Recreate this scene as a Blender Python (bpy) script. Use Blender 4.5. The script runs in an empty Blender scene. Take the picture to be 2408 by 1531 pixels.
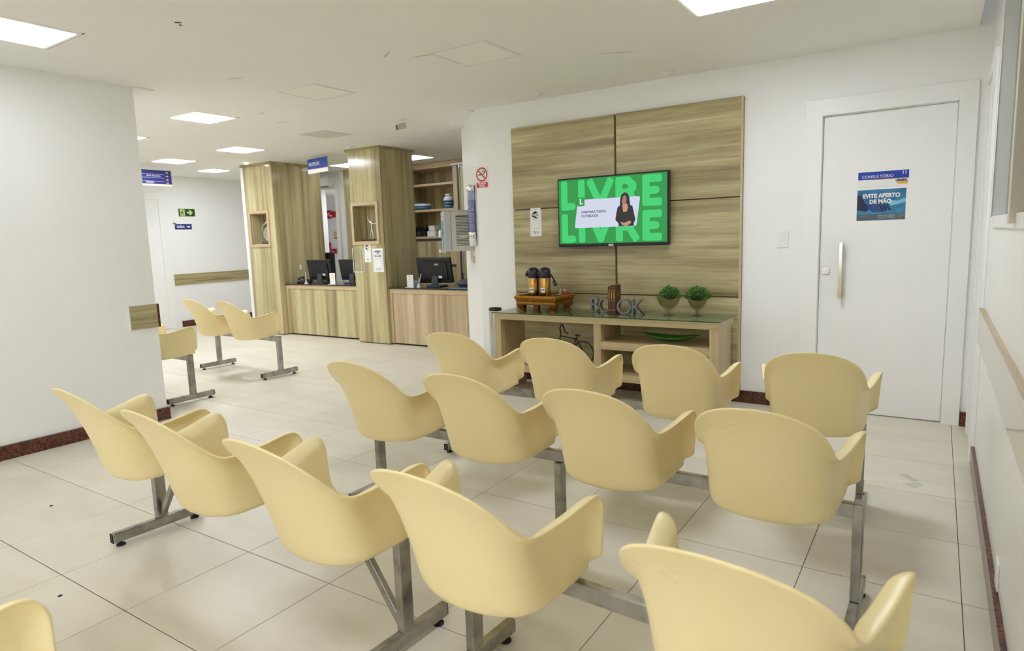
import bpy, bmesh, math, random
import numpy as np
from mathutils import Matrix, Vector

random.seed(7)
SC = bpy.context.scene
COL = SC.collection
rad = math.radians

# ------------------------------------------------------------------ camera, world, lights, exposure
cam_data = bpy.data.cameras.new('camera')
cam = bpy.data.objects.new('camera', cam_data)
COL.objects.link(cam)
SC.camera = cam
cam_data.sensor_width = 36.0
cam_data.lens = 36.0 * 1516.7 / 2408.0
cam_data.clip_start = 0.05
yaw, pitch, roll = 0.58332, 0.135578, 0.032615
cy, sy, cp, sp = math.cos(yaw), math.sin(yaw), math.cos(pitch), math.sin(pitch)
fwd = Vector((-sy * cp, cy * cp, -sp))
rgt = Vector((cy, sy, 0.0))
dwn = fwd.cross(rgt)
r2 = math.cos(roll) * rgt + math.sin(roll) * dwn
d2 = -math.sin(roll) * rgt + math.cos(roll) * dwn
mw = Matrix((r2, -d2, -fwd)).transposed().to_4x4()
mw.translation = Vector((0.0, 0.0, 1.343))
cam.matrix_world = mw
cam_data.dof.use_dof = True
cam_data.dof.focus_distance = 3.6
cam_data.dof.aperture_fstop = 4.0

world = bpy.data.worlds.new('world')
SC.world = world
world.use_nodes = True
world.node_tree.nodes['Background'].inputs[0].default_value = (0.9, 0.95, 1.0, 1)
world.node_tree.nodes['Background'].inputs[1].default_value = 0.25
SC.view_settings.view_transform = 'Standard'
SC.view_settings.look = 'None'
SC.view_settings.gamma = 1.0
SC.view_settings.exposure = 0.85
SC.view_settings.use_curve_mapping = False
try:
    SC.cycles.use_denoising = True
    SC.cycles.max_bounces = 10
    SC.cycles.diffuse_bounces = 6
    SC.cycles.sample_clamp_indirect = 6.0
    SC.cycles.caustics_reflective = False
    SC.cycles.caustics_refractive = False
except Exception:
    pass

LAMP = 21.0          # radiance of a lit ceiling panel
CEIL = 2.546

# ------------------------------------------------------------------ helpers
def lin(r, g, b):
    f = lambda c: (c / 255.0) / 12.92 if c <= 10 else ((c / 255.0 + 0.055) / 1.055) ** 2.4
    return (f(r), f(g), f(b), 1.0)

MATS = {}
def base_mat(name):
    m = bpy.data.materials.new(name)
    m.use_nodes = True
    nt = m.node_tree
    return m, nt, nt.nodes['Principled BSDF']

def setin(b, **kw):
    for k, v in kw.items():
        k = k.replace('_', ' ')
        if k in b.inputs:
            b.inputs[k].default_value = v

def mat(name, col, rough=0.5, metal=0.0, spec=0.5, coat=0.0, coat_r=0.05, var=0.0, vscale=6.0, trans=0.0, ior=1.45, alpha=1.0, bump=0.0, bscale=80.0):
    """plain procedural material with a little noise variation of tone"""
    m, nt, b = base_mat(name)
    setin(b, Roughness=rough, Metallic=metal, Specular_IOR_Level=spec, Coat_Weight=coat, Coat_Roughness=coat_r, Transmission_Weight=trans, IOR=ior, Alpha=alpha)
    b.inputs['Base Color'].default_value = col
    N = nt.nodes
    if var > 0 or bump > 0:
        tc = N.new('ShaderNodeTexCoord')
    if var > 0:
        nz = N.new('ShaderNodeTexNoise'); nz.inputs['Scale'].default_value = vscale; nz.inputs['Detail'].default_value = 5
        mx = N.new('ShaderNodeMix'); mx.data_type = 'RGBA'
        mr = N.new('ShaderNodeMapRange'); mr.inputs[1].default_value = 0.3; mr.inputs[2].default_value = 0.7
        nt.links.new(tc.outputs['Object'], nz.inputs['Vector'])
        nt.links.new(nz.outputs['Fac'], mr.inputs[0])
        nt.links.new(mr.outputs[0], mx.inputs[0])
        c = Vector(col[:3])
        mx.inputs[6].default_value = (*(c * (1 - var)), 1)
        mx.inputs[7].default_value = (*(c * (1 + var * 0.6)), 1)
        nt.links.new(mx.outputs[2], b.inputs['Base Color'])
    if bump > 0:
        nb = N.new('ShaderNodeTexNoise'); nb.inputs['Scale'].default_value = bscale; nb.inputs['Detail'].default_value = 3
        bp = N.new('ShaderNodeBump'); bp.inputs['Strength'].default_value = bump; bp.inputs['Distance'].default_value = 0.002
        nt.links.new(tc.outputs['Object'], nb.inputs['Vector'])
        nt.links.new(nb.outputs['Fac'], bp.inputs['Height'])
        nt.links.new(bp.outputs[0], b.inputs['Normal'])
    MATS[name] = m
    return m

def emis(name, col, strength):
    m, nt, b = base_mat(name)
    b.inputs['Base Color'].default_value = (0.02, 0.02, 0.02, 1)
    b.inputs['Emission Color'].default_value = col
    b.inputs['Emission Strength'].default_value = strength
    setin(b, Roughness=0.4)
    return m

def wood(name, axis, stops, rough=0.22, coat=0.0, sc=(0.9, 9.0), fine=0.10, rnd=True, dist=0.9):
    """laminate with grain running along axis ('x','y','z')"""
    m, nt, b = base_mat(name)
    N, L = nt.nodes, nt.links
    tc = N.new('ShaderNodeTexCoord')
    mp = N.new('ShaderNodeMapping')
    s = [sc[1]] * 3
    s['xyz'.index(axis)] = sc[0]
    mp.inputs['Scale'].default_value = s
    if rnd:
        oi = N.new('ShaderNodeObjectInfo')
        ml = N.new('ShaderNodeMath'); ml.operation = 'MULTIPLY'; ml.inputs[1].default_value = 37.0
        cb = N.new('ShaderNodeCombineXYZ')
        ad = N.new('ShaderNodeVectorMath'); ad.operation = 'ADD'
        L.new(oi.outputs['Random'], ml.inputs[0])
        for i in range(3): L.new(ml.outputs[0], cb.inputs[i])
        L.new(tc.outputs['Object'], ad.inputs[0]); L.new(cb.outputs[0], ad.inputs[1])
        L.new(ad.outputs[0], mp.inputs['Vector'])
    else:
        L.new(tc.outputs['Object'], mp.inputs['Vector'])
    n1 = N.new('ShaderNodeTexNoise'); n1.inputs['Scale'].default_value = 1.0; n1.inputs['Detail'].default_value = 4; n1.inputs['Roughness'].default_value = 0.5; n1.inputs['Distortion'].default_value = dist
    L.new(mp.outputs[0], n1.inputs['Vector'])
    m2_ = N.new('ShaderNodeMapping'); q = [2.9] * 3; q['xyz'.index(axis)] = 1.7; m2_.inputs['Scale'].default_value = q
    L.new(mp.outputs[0], m2_.inputs['Vector'])
    n3 = N.new('ShaderNodeTexNoise'); n3.inputs['Scale'].default_value = 1.0; n3.inputs['Detail'].default_value = 5; n3.inputs['Roughness'].default_value = 0.6; n3.inputs['Distortion'].default_value = dist * 0.8
    L.new(m2_.outputs[0], n3.inputs['Vector'])
    av = N.new('ShaderNodeMix'); av.data_type = 'FLOAT'; av.inputs[0].default_value = 0.42
    L.new(n1.outputs['Fac'], av.inputs[2]); L.new(n3.outputs['Fac'], av.inputs[3])
    rp = N.new('ShaderNodeValToRGB')
    rp.color_ramp.elements.remove(rp.color_ramp.elements[0])
    for i, (p, c) in enumerate(stops):
        e = rp.color_ramp.elements[0] if i == 0 else rp.color_ramp.elements.new(p)
        e.position = p; e.color = c
    L.new(av.outputs[0], rp.inputs[0])
    n2 = N.new('ShaderNodeTexNoise'); n2.inputs['Scale'].default_value = 14.0; n2.inputs['Detail'].default_value = 3
    L.new(mp.outputs[0], n2.inputs['Vector'])
    mr = N.new('ShaderNodeMapRange'); mr.inputs[1].default_value = 0.3; mr.inputs[2].default_value = 0.7; mr.inputs[3].default_value = 1 - fine; mr.inputs[4].default_value = 1 + fine
    L.new(n2.outputs['Fac'], mr.inputs[0])
    mx = N.new('ShaderNodeVectorMath'); mx.operation = 'SCALE'
    L.new(rp.outputs[0], mx.inputs[0]); L.new(mr.outputs[0], mx.inputs['Scale'])
    L.new(mx.outputs[0], b.inputs['Base Color'])
    setin(b, Roughness=rough, Coat_Weight=coat, Coat_Roughness=0.12)
    bp = N.new('ShaderNodeBump'); bp.inputs['Strength'].default_value = 0.08; bp.inputs['Distance'].default_value = 0.001
    L.new(n2.outputs['Fac'], bp.inputs['Height']); L.new(bp.outputs[0], b.inputs['Normal'])
    MATS[name] = m
    return m

ROOTM = {}
def thing(name, label=None, cat=None, loc=(0, 0, 0), rotz=0.0, group=None, kind=None):
    o = bpy.data.objects.new(name, None)
    o.empty_display_size = 0.05
    o.location = loc; o.rotation_euler = (0, 0, rotz)
    COL.objects.link(o)
    if label: o['label'] = label
    if cat: o['category'] = cat
    if group: o['group'] = group
    if kind: o['kind'] = kind
    return o

def tag(o, label=None, cat=None, group=None, kind=None):
    if label: o['label'] = label
    if cat: o['category'] = cat
    if group: o['group'] = group
    if kind: o['kind'] = kind
    return o

def catmull(pts, n):
    pts = [Vector(p) for p in pts]
    out = []
    P = [pts[0] * 2 - pts[1]] + pts + [pts[-1] * 2 - pts[-2]]
    for i in range(1, len(P) - 2):
        for k in range(n):
            t = k / n
            a, b, c, d = P[i - 1], P[i], P[i + 1], P[i + 2]
            out.append(0.5 * ((2 * b) + (c - a) * t + (2 * a - 5 * b + 4 * c - d) * t * t + (3 * b - a - 3 * c + d) * t ** 3))
    out.append(pts[-1])
    return out

class MB:
    def __init__(s): s.bm = bmesh.new()
    def box(s, x0, x1, y0, y1, z0, z1):
        v = [s.bm.verts.new((x, y, z)) for z in (z0, z1) for (x, y) in ((x0, y0), (x1, y0), (x1, y1), (x0, y1))]
        for f in ((0, 3, 2, 1), (4, 5, 6, 7), (0, 1, 5, 4), (1, 2, 6, 5), (2, 3, 7, 6), (3, 0, 4, 7)):
            s.bm.faces.new([v[i] for i in f])
        return s
    def bar(s, p0, p1, w, h, up=(0, 0, 1)):
        """rectangular bar between two points; w sideways, h along 'up'"""
        p0, p1 = Vector(p0), Vector(p1)
        d = (p1 - p0).normalized(); u = Vector(up)
        side = d.cross(u)
        if side.length < 1e-4: side = d.cross(Vector((0, 1, 0)))
        side.normalize(); u = side.cross(d).normalized()
        v = []
        for p in (p0, p1):
            for a, b in ((-1, -1), (1, -1), (1, 1), (-1, 1)):
                v.append(s.bm.verts.new(p + side * (a * w / 2) + u * (b * h / 2)))
        for f in ((3, 2, 1, 0), (4, 5, 6, 7), (0, 1, 5, 4), (1, 2, 6, 5), (2, 3, 7, 6), (3, 0, 4, 7)):
            s.bm.faces.new([v[i] for i in f])
        return s
    def prism(s, poly, a0, a1, plane='xz'):
        """extrude a 2-D polygon; plane 'xz' extrudes along y, 'xy' along z, 'yz' along x"""
        def P(u, v, w):
            return {'xz': (u, w, v), 'xy': (u, v, w), 'yz': (w, u, v)}[plane]
        n = len(poly)
        A = [s.bm.verts.new(P(u, v, a0)) for u, v in poly]
        B = [s.bm.verts.new(P(u, v, a1)) for u, v in poly]
        s.bm.faces.new(A); s.bm.faces.new(B[::-1])
        for i in range(n):
            s.bm.faces.new((A[i], B[i], B[(i + 1) % n], A[(i + 1) % n]))
        return s
    def tube(s, pts, r, seg=8, cap=True):
        pts = [Vector(p) for p in pts]
        rr = r if isinstance(r, (list, tuple)) else [r] * len(pts)
        rings = []
        prev = None
        for i, p in enumerate(pts):
            d = (pts[min(i + 1, len(pts) - 1)] - pts[max(i - 1, 0)]).normalized()
            if prev is None:
                ref = Vector((0, 0, 1)) if abs(d.z) < 0.9 else Vector((1, 0, 0))
                a = d.cross(ref).normalized()
            else:
                a = (prev - d * prev.dot(d)).normalized()
            prev = a
            b = d.cross(a)
            rings.append([s.bm.verts.new(p + (a * math.cos(2 * math.pi * k / seg) + b * math.sin(2 * math.pi * k / seg)) * rr[i]) for k in range(seg)])
        for i in range(len(rings) - 1):
            for k in range(seg):
                s.bm.faces.new((rings[i][k], rings[i][(k + 1) % seg], rings[i + 1][(k + 1) % seg], rings[i + 1][k]))
        if cap:
            s.bm.faces.new(rings[0][::-1]); s.bm.faces.new(rings[-1])
        return s
    def cyl(s, p0, p1, r0, r1=None, seg=20):
        return s.tube([p0, p1], [r0, r1 if r1 is not None else r0], seg)
    def lathe(s, prof, seg=28, c=(0, 0, 0), flute=0.0, nfl=0):
        """profile of (r, z) about the vertical axis through c"""
        rings = []
        for r, z in prof:
            ring = []
            for k in range(seg):
                a = 2 * math.pi * k / seg
                q = r * (1 + (flute * math.cos(nfl * a) if nfl else 0))
                ring.append(s.bm.verts.new((c[0] + q * math.cos(a), c[1] + q * math.sin(a), c[2] + z)))
            rings.append(ring)
        for i in range(len(rings) - 1):
            for k in range(seg):
                s.bm.faces.new((rings[i][k], rings[i][(k + 1) % seg], rings[i + 1][(k + 1) % seg], rings[i + 1][k]))
        if prof[0][0] > 1e-6: s.bm.faces.new(rings[0][::-1])
        if prof[-1][0] > 1e-6: s.bm.faces.new(rings[-1])
        return s
    def ring(s, x, z, y0, y1, ro, ri, seg=32):
        """flat ring in the xz plane"""
        A = []
        for k in range(seg):
            a = 2 * math.pi * k / seg
            A.append([s.bm.verts.new((x + r * math.cos(a), y, z + r * math.sin(a))) for r, y in ((ri, y0), (ro, y0), (ro, y1), (ri, y1))])
        for k in range(seg):
            n = (k + 1) % seg
            for j in range(4):
                s.bm.faces.new((A[k][j], A[k][(j + 1) % 4], A[n][(j + 1) % 4], A[n][j]))
        return s
    def ball(s, c, r, seg=14):
        c = Vector(c); r = r if isinstance(r, (tuple, list)) else (r, r, r)
        m = Matrix.Translation(c) @ Matrix.Diagonal((*r, 1))
        bmesh.ops.create_uvsphere(s.bm, u_segments=seg, v_segments=max(6, seg // 2), radius=1.0, matrix=m)
        return s
    def build(s, name, m, parent=None, bevel=0.0, seg=2, smooth=False, angle=None):
        bm = s.bm
        bmesh.ops.remove_doubles(bm, verts=bm.verts, dist=1e-6)
        bmesh.ops.recalc_face_normals(bm, faces=bm.faces)
        if bevel > 0:
            ed = [e for e in bm.edges if len(e.link_faces) == 2 and e.calc_face_angle(0) > 0.5]
            bmesh.ops.bevel(bm, geom=ed, offset=bevel, segments=seg, affect='EDGES', profile=0.5, clamp_overlap=True)
        me = bpy.data.meshes.new(name)
        bm.to_mesh(me); bm.free()
        if m: me.materials.append(m)
        if smooth or angle:
            me.polygons.foreach_set('use_smooth', [True] * len(me.polygons))
            if angle:
                try: me.set_sharp_from_angle(angle=rad(angle))
                except Exception: pass
        o = bpy.data.objects.new(name, me)
        COL.objects.link(o)
        if parent: o.parent = parent
        return o

def boxobj(name, m, parent, x0, x1, y0, y1, z0, z1, bevel=0.0):
    return MB().box(x0, x1, y0, y1, z0, z1).build(name, m, parent, bevel)

def structure(o, **kw):
    o['kind'] = 'structure'
    for k, v in kw.items(): o[k] = v
    return o

def bake(o):
    """apply modifiers without operators"""
    dg = bpy.context.evaluated_depsgraph_get()
    dg.update()
    me = bpy.data.meshes.new_from_object(o.evaluated_get(dg))
    o.modifiers.clear()
    o.data = me
    return o

_fonts = {}
def text(s, size, m, parent, x, y, z, align='CENTER', bold=0.0, ext=0.0004, name='lettering', sx=1.0, facing='front', res=3, shear=0.0, ls=1.0):
    """flat lettering whose face looks along local -y; becomes a mesh"""
    cu = bpy.data.curves.new(name, 'FONT')
    cu.body = s; cu.size = size; cu.align_x = align; cu.align_y = 'CENTER'
    cu.extrude = ext; cu.offset = bold; cu.resolution_u = res; cu.shear = shear; cu.space_character = ls
    t = bpy.data.objects.new(name, cu)
    COL.objects.link(t)
    dg = bpy.context.evaluated_depsgraph_get(); dg.update()
    me = bpy.data.meshes.new_from_object(t.evaluated_get(dg))
    COL.objects.unlink(t); bpy.data.objects.remove(t); bpy.data.curves.remove(cu)
    me.transform(Matrix.Translation((x, y, z)) @ Matrix.Rotation(rad(90), 4, 'X') @ Matrix.Diagonal((sx, 1, 1, 1)))
    me.materials.clear(); me.materials.append(m)
    me.name = name
    o = bpy.data.objects.new(name, me)
    COL.objects.link(o)
    if parent: o.parent = parent
    return o

def copy_tree(o, parent=None):
    c = o.copy(); COL.objects.link(c)
    if parent: c.parent = parent
    for ch in list(o.children): copy_tree(ch, c)
    return c

# ------------------------------------------------------------------ materials
M_wall = mat('wall_paint', (0.87, 0.865, 0.85, 1), 0.45, var=0.025, vscale=1.2, bump=0.05, bscale=60)
M_gloss_wall = mat('gloss_wall_paint', (0.84, 0.83, 0.80, 1), 0.30, var=0.02, vscale=1.2)
M_ceil = mat('ceiling_paint', (0.88, 0.87, 0.83, 1), 0.75, var=0.02, vscale=0.9)
M_white = mat('white_lacquer', (0.87, 0.865, 0.85, 1), 0.35, var=0.015, vscale=2)
M_whitepl = mat('white_plastic', (0.80, 0.80, 0.79, 1), 0.35)
M_grout = mat('grout', lin(105, 95, 88), 0.9, var=0.2, vscale=30)
M_black = mat('black_plastic', (0.012, 0.012, 0.014, 1), 0.32, var=0.2, vscale=9)
M_blackm = mat('black_matt', (0.01, 0.01, 0.01, 1), 0.7)
M_dgrey = mat('dark_grey_plastic', (0.055, 0.058, 0.065, 1), 0.4)
M_rubber = mat('rubber', (0.02, 0.02, 0.02, 1), 0.7)
M_chrome = mat('chrome', (0.72, 0.71, 0.69, 1), 0.12, metal=1.0)
M_paper = mat('white_paper', (0.82, 0.82, 0.80, 1), 0.6)
M_red = mat('red_print', lin(205, 40, 40), 0.5)
M_redbox = mat('red_enamel', lin(165, 18, 26), 0.4)
M_navy = mat('navy_print', lin(38, 44, 128), 0.45)
M_blue = mat('blue_print', lin(28, 62, 150), 0.45)
M_blue2 = mat('royal_blue_print', lin(20, 56, 165), 0.45)
M_gold_print = mat('ochre_print', lin(224, 172, 60), 0.5)
M_orange = mat('orange_print', lin(230, 140, 60), 0.5)
M_ink = mat('black_ink', (0.015, 0.015, 0.02, 1), 0.6)
M_green_sign = mat('green_print', lin(26, 72, 40), 0.45)
M_glow_print = mat('pale_green_print', lin(205, 225, 150), 0.5)
M_cream_print = mat('cream_print', lin(238, 226, 176), 0.5)
M_greygreen = mat('sage_print', lin(70, 140, 60), 0.5)
M_slit = mat('shadow_gap', (0.05, 0.05, 0.05, 1), 0.9)
LAMPS = {}
def lamp_mat(k):
    if k not in LAMPS: LAMPS[k] = emis('lit_panel', (0.915, 0.965, 1.05, 1), LAMP * k)
    return LAMPS[k]
M_lamp = lamp_mat(1.0)
M_panel_off = mat('unlit_panel', (0.90, 0.89, 0.83, 1), 0.5)
M_frame_trim = mat('lamp_rim', (0.78, 0.765, 0.72, 1), 0.5)

W_STOPS = [(0.34, lin(124, 108, 76)), (0.44, lin(150, 136, 98)), (0.51, lin(170, 158, 117)), (0.58, lin(182, 171, 130)), (0.68, lin(212, 203, 162))]
M_wood_x = wood('laminate_horizontal', 'x', W_STOPS, 0.20, sc=(0.45, 7.5), dist=0.6)
M_wood_y = wood('laminate_depthwise', 'y', W_STOPS, 0.20, sc=(0.45, 7.5), dist=0.6)
V_STOPS = [(0.34, lin(140, 124, 88)), (0.44, lin(168, 154, 114)), (0.52, lin(190, 177, 134)), (0.60, lin(202, 191, 148)), (0.70, lin(216, 207, 166))]
M_wood_z = wood('laminate_vertical', 'z', V_STOPS, 0.16, sc=(0.28, 6.5), dist=0.4)
P_STOPS = [(0.36, lin(150, 130, 102)), (0.46, lin(174, 154, 122)), (0.55, lin(190, 170, 136)), (0.66, lin(208, 190, 156))]
M_wood_z2 = wood('laminate_vertical_pinkish', 'z', P_STOPS, 0.25, sc=(0.28, 7.0), dist=0.4)
M_edge = mat('beige_edging', lin(196, 172, 138), 0.4, var=0.06, vscale=8)
C_STOPS = [(0.30, lin(160, 140, 104)), (0.5, lin(184, 163, 124)), (0.7, lin(200, 180, 140))]
M_ash_x = wood('ash_horizontal', 'x', C_STOPS, 0.35, sc=(0.5, 40.0), fine=0.08, dist=0.3)
M_ash_z = wood('ash_vertical', 'z', C_STOPS, 0.35, sc=(0.5, 40.0), fine=0.08, dist=0.3)
M_dark_in = wood('laminate_inner', 'z', V_STOPS, 0.35, sc=(0.40, 12.0), dist=0.8)
M_groove = mat('groove_brown', lin(112, 90, 60), 0.6)

def tile_mat():
    m, nt, b = base_mat('porcelain_tile')
    N, L = nt.nodes, nt.links
    tc = N.new('ShaderNodeTexCoord'); oi = N.new('ShaderNodeObjectInfo'); ge = N.new('ShaderNodeNewGeometry')
    mp = N.new('ShaderNodeMapping'); mp.inputs['Scale'].default_value = (1.6, 5.0, 2.0)
    L.new(ge.outputs['Position'], mp.inputs['Vector'])
    n1 = N.new('ShaderNodeTexNoise'); n1.inputs['Scale'].default_value = 1.3; n1.inputs['Detail'].default_value = 3; n1.inputs['Distortion'].default_value = 0.2
    L.new(mp.outputs[0], n1.inputs['Vector'])
    rp = N.new('ShaderNodeValToRGB')
    e = rp.color_ramp.elements; e[0].position = 0.25; e[0].color = lin(212, 205, 186); e[1].position = 0.75; e[1].color = lin(223, 217, 201)
    L.new(n1.outputs['Fac'], rp.inputs[0])
    mr = N.new('ShaderNodeMapRange'); mr.inputs[3].default_value = 0.965; mr.inputs[4].default_value = 1.02
    L.new(oi.outputs['Random'], mr.inputs[0])
    sc = N.new('ShaderNodeVectorMath'); sc.operation = 'SCALE'
    L.new(rp.outputs[0], sc.inputs[0]); L.new(mr.outputs[0], sc.inputs['Scale'])
    L.new(sc.outputs[0], b.inputs['Base Color'])
    n2 = N.new('ShaderNodeTexNoise'); n2.inputs['Scale'].default_value = 2.2; n2.inputs['Detail'].default_value = 1
    L.new(ge.outputs['Position'], n2.inputs['Vector'])
    m2 = N.new('ShaderNodeMapRange'); m2.inputs[3].default_value = 0.34; m2.inputs[4].default_value = 0.42
    L.new(n2.outputs['Fac'], m2.inputs[0]); L.new(m2.outputs[0], b.inputs['Roughness'])
    setin(b, Specular_IOR_Level=0.32)
    return m
M_tile = tile_mat()

def granite():
    m, nt, b = base_mat('brown_granite')
    N, L = nt.nodes, nt.links
    tc = N.new('ShaderNodeNewGeometry')
    v = N.new('ShaderNodeTexVoronoi'); v.inputs['Scale'].default_value = 95
    n = N.new('ShaderNodeTexNoise'); n.inputs['Scale'].default_value = 60; n.inputs['Detail'].default_value = 6
    L.new(tc.outputs['Position'], v.inputs['Vector']); L.new(tc.outputs['Position'], n.inputs['Vector'])
    r1 = N.new('ShaderNodeValToRGB')
    e = r1.color_ramp.elements; e[0].position = 0.2; e[0].color = lin(30, 16, 14); e[1].position = 0.75; e[1].color = lin(112, 58, 36)
    x = e.new(0.5); x.color = lin(78, 38, 26)
    mx = N.new('ShaderNodeMath'); mx.operation = 'MULTIPLY_ADD'; mx.inputs[1].default_value = 0.55; mx.inputs[2].default_value = 0.0
    ad = N.new('ShaderNodeMath'); ad.operation = 'ADD'
    sp = N.new('ShaderNodeSeparateColor')
    L.new(v.outputs['Color'], sp.inputs[0]); L.new(sp.outputs[0], mx.inputs[0])
    m3 = N.new('ShaderNodeMath'); m3.operation = 'MULTIPLY'; m3.inputs[1].default_value = 0.5
    L.new(n.outputs['Fac'], m3.inputs[0]); L.new(mx.outputs[0], ad.inputs[0]); L.new(m3.outputs[0], ad.inputs[1])
    L.new(ad.outputs[0], r1.inputs[0]); L.new(r1.outputs[0], b.inputs['Base Color'])
    setin(b, Roughness=0.18)
    return m
M_granite = granite()

def plastic():
    m, nt, b = base_mat('cream_plastic')
    N, L = nt.nodes, nt.links
    tc = N.new('ShaderNodeTexCoord')
    n = N.new('ShaderNodeTexNoise'); n.inputs['Scale'].default_value = 3.0; n.inputs['Detail'].default_value = 3
    L.new(tc.outputs['Object'], n.inputs['Vector'])
    rp = N.new('ShaderNodeValToRGB')
    e = rp.color_ramp.elements; e[0].position = 0.3; e[0].color = lin(238, 219, 164); e[1].position = 0.7; e[1].color = lin(243, 227, 178)
    L.new(n.outputs['Fac'], rp.inputs[0])
    # scuffs: thin dark scratches
    mp = N.new('ShaderNodeMapping'); mp.inputs['Scale'].default_value = (4, 4, 16); mp.inputs['Rotation'].default_value = (0.4, 0.5, 0.2)
    L.new(tc.outputs['Object'], mp.inputs['Vector'])
    w = N.new('ShaderNodeTexNoise'); w.inputs['Scale'].default_value = 2.2; w.inputs['Detail'].default_value = 6; w.inputs['Distortion'].default_value = 1.5
    L.new(mp.outputs[0], w.inputs['Vector'])
    r2 = N.new('ShaderNodeValToRGB')
    f = r2.color_ramp.elements; f[0].position = 0.70; f[0].color = (0, 0, 0, 1); f[1].position = 0.76; f[1].color = (1, 1, 1, 1)
    L.new(w.outputs['Fac'], r2.inputs[0])
    ml = N.new('ShaderNodeMath'); ml.operation = 'MULTIPLY'; ml.inputs[1].default_value = 0.18
    L.new(r2.outputs[0], ml.inputs[0])
    mx = N.new('ShaderNodeMix'); mx.data_type = 'RGBA'; mx.inputs[7].default_value = lin(150, 122, 72)
    L.new(ml.outputs[0], mx.inputs[0]); L.new(rp.outputs[0], mx.inputs[6])
    L.new(mx.outputs[2], b.inputs['Base Color'])
    setin(b, Roughness=0.36, Specular_IOR_Level=0.5, Subsurface_Weight=0.0)
    return m
M_cream = plastic()

def steel():
    m, nt, b = base_mat('worn_steel')
    N, L = nt.nodes, nt.links
    tc = N.new('ShaderNodeTexCoord')
    n = N.new('ShaderNodeTexNoise'); n.inputs['Scale'].default_value = 14; n.inputs['Detail'].default_value = 6
    L.new(tc.outputs['Object'], n.inputs['Vector'])
    rp = N.new('ShaderNodeValToRGB')
    e = rp.color_ramp.elements; e[0].position = 0.3; e[0].color = (0.27, 0.26, 0.235, 1); e[1].position = 0.7; e[1].color = (0.43, 0.42, 0.39, 1)
    L.new(n.outputs['Fac'], rp.inputs[0]); L.new(rp.outputs[0], b.inputs['Base Color'])
    m2 = N.new('ShaderNodeMapRange'); m2.inputs[3].default_value = 0.16; m2.inputs[4].default_value = 0.42
    L.new(n.outputs['Fac'], m2.inputs[0]); L.new(m2.outputs[0], b.inputs['Roughness'])
    setin(b, Metallic=1.0)
    return m
M_steel = steel()

def glass(name, col, rough=0.02, alpha=0.25):
    """thin clear sheet: mix of transparent and glossy by facing"""
    m, nt, b = base_mat(name)
    N, L = nt.nodes, nt.links
    out = N['Material Output']
    tr = N.new('ShaderNodeBsdfTransparent'); tr.inputs[0].default_value = col
    gl = N.new('ShaderNodeBsdfGlossy'); gl.inputs[1].default_value = rough
    fr = N.new('ShaderNodeFresnel'); fr.inputs[0].default_value = 1.5
    mx = N.new('ShaderNodeMixShader')
    gm = N.new('ShaderNodeNewGeometry'); iv = N.new('ShaderNodeMath'); iv.operation = 'SUBTRACT'; iv.inputs[0].default_value = 1.0
    L.new(gm.outputs['Backfacing'], iv.inputs[1]); mu = N.new('ShaderNodeMath'); mu.operation = 'MULTIPLY'
    L.new(fr.outputs[0], mu.inputs[0]); L.new(iv.outputs[0], mu.inputs[1])
    L.new(mu.outputs[0], mx.inputs[0]); L.new(tr.outputs[0], mx.inputs[1]); L.new(gl.outputs[0], mx.inputs[2])
    L.new(mx.outputs[0], out.inputs[0])
    N.remove(b)
    return m
M_glass_top = glass('green_sheet_glass', (0.80, 0.90, 0.84, 1))
M_glass_edge = mat('glass_edge', lin(28, 62, 52), 0.15)
M_glass_clear = glass('clear_sheet', (0.95, 0.96, 0.96, 1))
M_glass_win = glass('window_glass', (0.72, 0.80, 0.78, 1))
M_glass_dark = mat('dark_counter_glass', lin(30, 36, 32), 0.05, spec=0.6)

# ------------------------------------------------------------------ floor
TS = 0.525
GX, GY = 0.1338, 1.0708
floor = structure(boxobj('floor', M_grout, None, -15.2, 1.2, -4.3, 11.2, -0.08, -0.004))
def proj(p):
    v = mw.inverted() @ Vector(p)
    if v.z > -0.2: return None
    return (v.x / -v.z * 1516.7 + 1204, -v.y / -v.z * 1516.7 + 765.5)
tiles = []
for i in range(-28, 3):
    for j in range(-11, 20):
        x0, y0 = GX + i * TS, GY + j * TS
        if x0 > 0.3 or x0 < -15: continue
        pr = [proj((x0 + a, y0 + b, 0)) for a, b in ((0, 0), (TS, 0), (TS, TS), (0, TS), (TS / 2, TS / 2))]
        size = 0.0
        if all(pr):
            vis = any(-60 < q[0] < 2468 and -60 < q[1] < 1600 for q in pr)
            hidden = (x0 + TS < -5.2 and y0 + TS < 2.66) or (y0 > 5.2 and x0 > -4.4) or (x0 + TS < -5.2 and y0 < 2.66 * x0 / -5.075 - 0.8)
            if vis and not hidden:
                size = 0.5 * abs(sum(pr[k][0] * pr[(k + 1) % 4][1] - pr[(k + 1) % 4][0] * pr[k][1] for k in range(4)))
        tiles.append((size, i, j))
tiles.sort(reverse=True)
g = 0.0013
tm = None
rest = MB()
for n, (size, i, j) in enumerate(tiles):
    cx, cyy = GX + (i + .5) * TS, GY + (j + .5) * TS
    w = TS / 2 - g
    wy_ = TS / 2 - 0.0021
    x1 = min(w, 1.0 - cx)
    if n < 285 and size > 60:
        if tm is None:
            t = MB().box(-w, w, -wy_, wy_, -0.012, 0.0).build('tile', M_tile, floor, 0.0012, 1)
            tm = t.data
        else:
            t = bpy.data.objects.new('tile', tm); COL.objects.link(t); t.parent = floor
        t.location = (cx, cyy, 0)
    else:
        rest.box(cx - w, cx + w, cyy - wy_, cyy + wy_, -0.012, 0.0)
rt = rest.build('tile_field', M_tile, floor); rt['kind'] = 'stuff'

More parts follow.
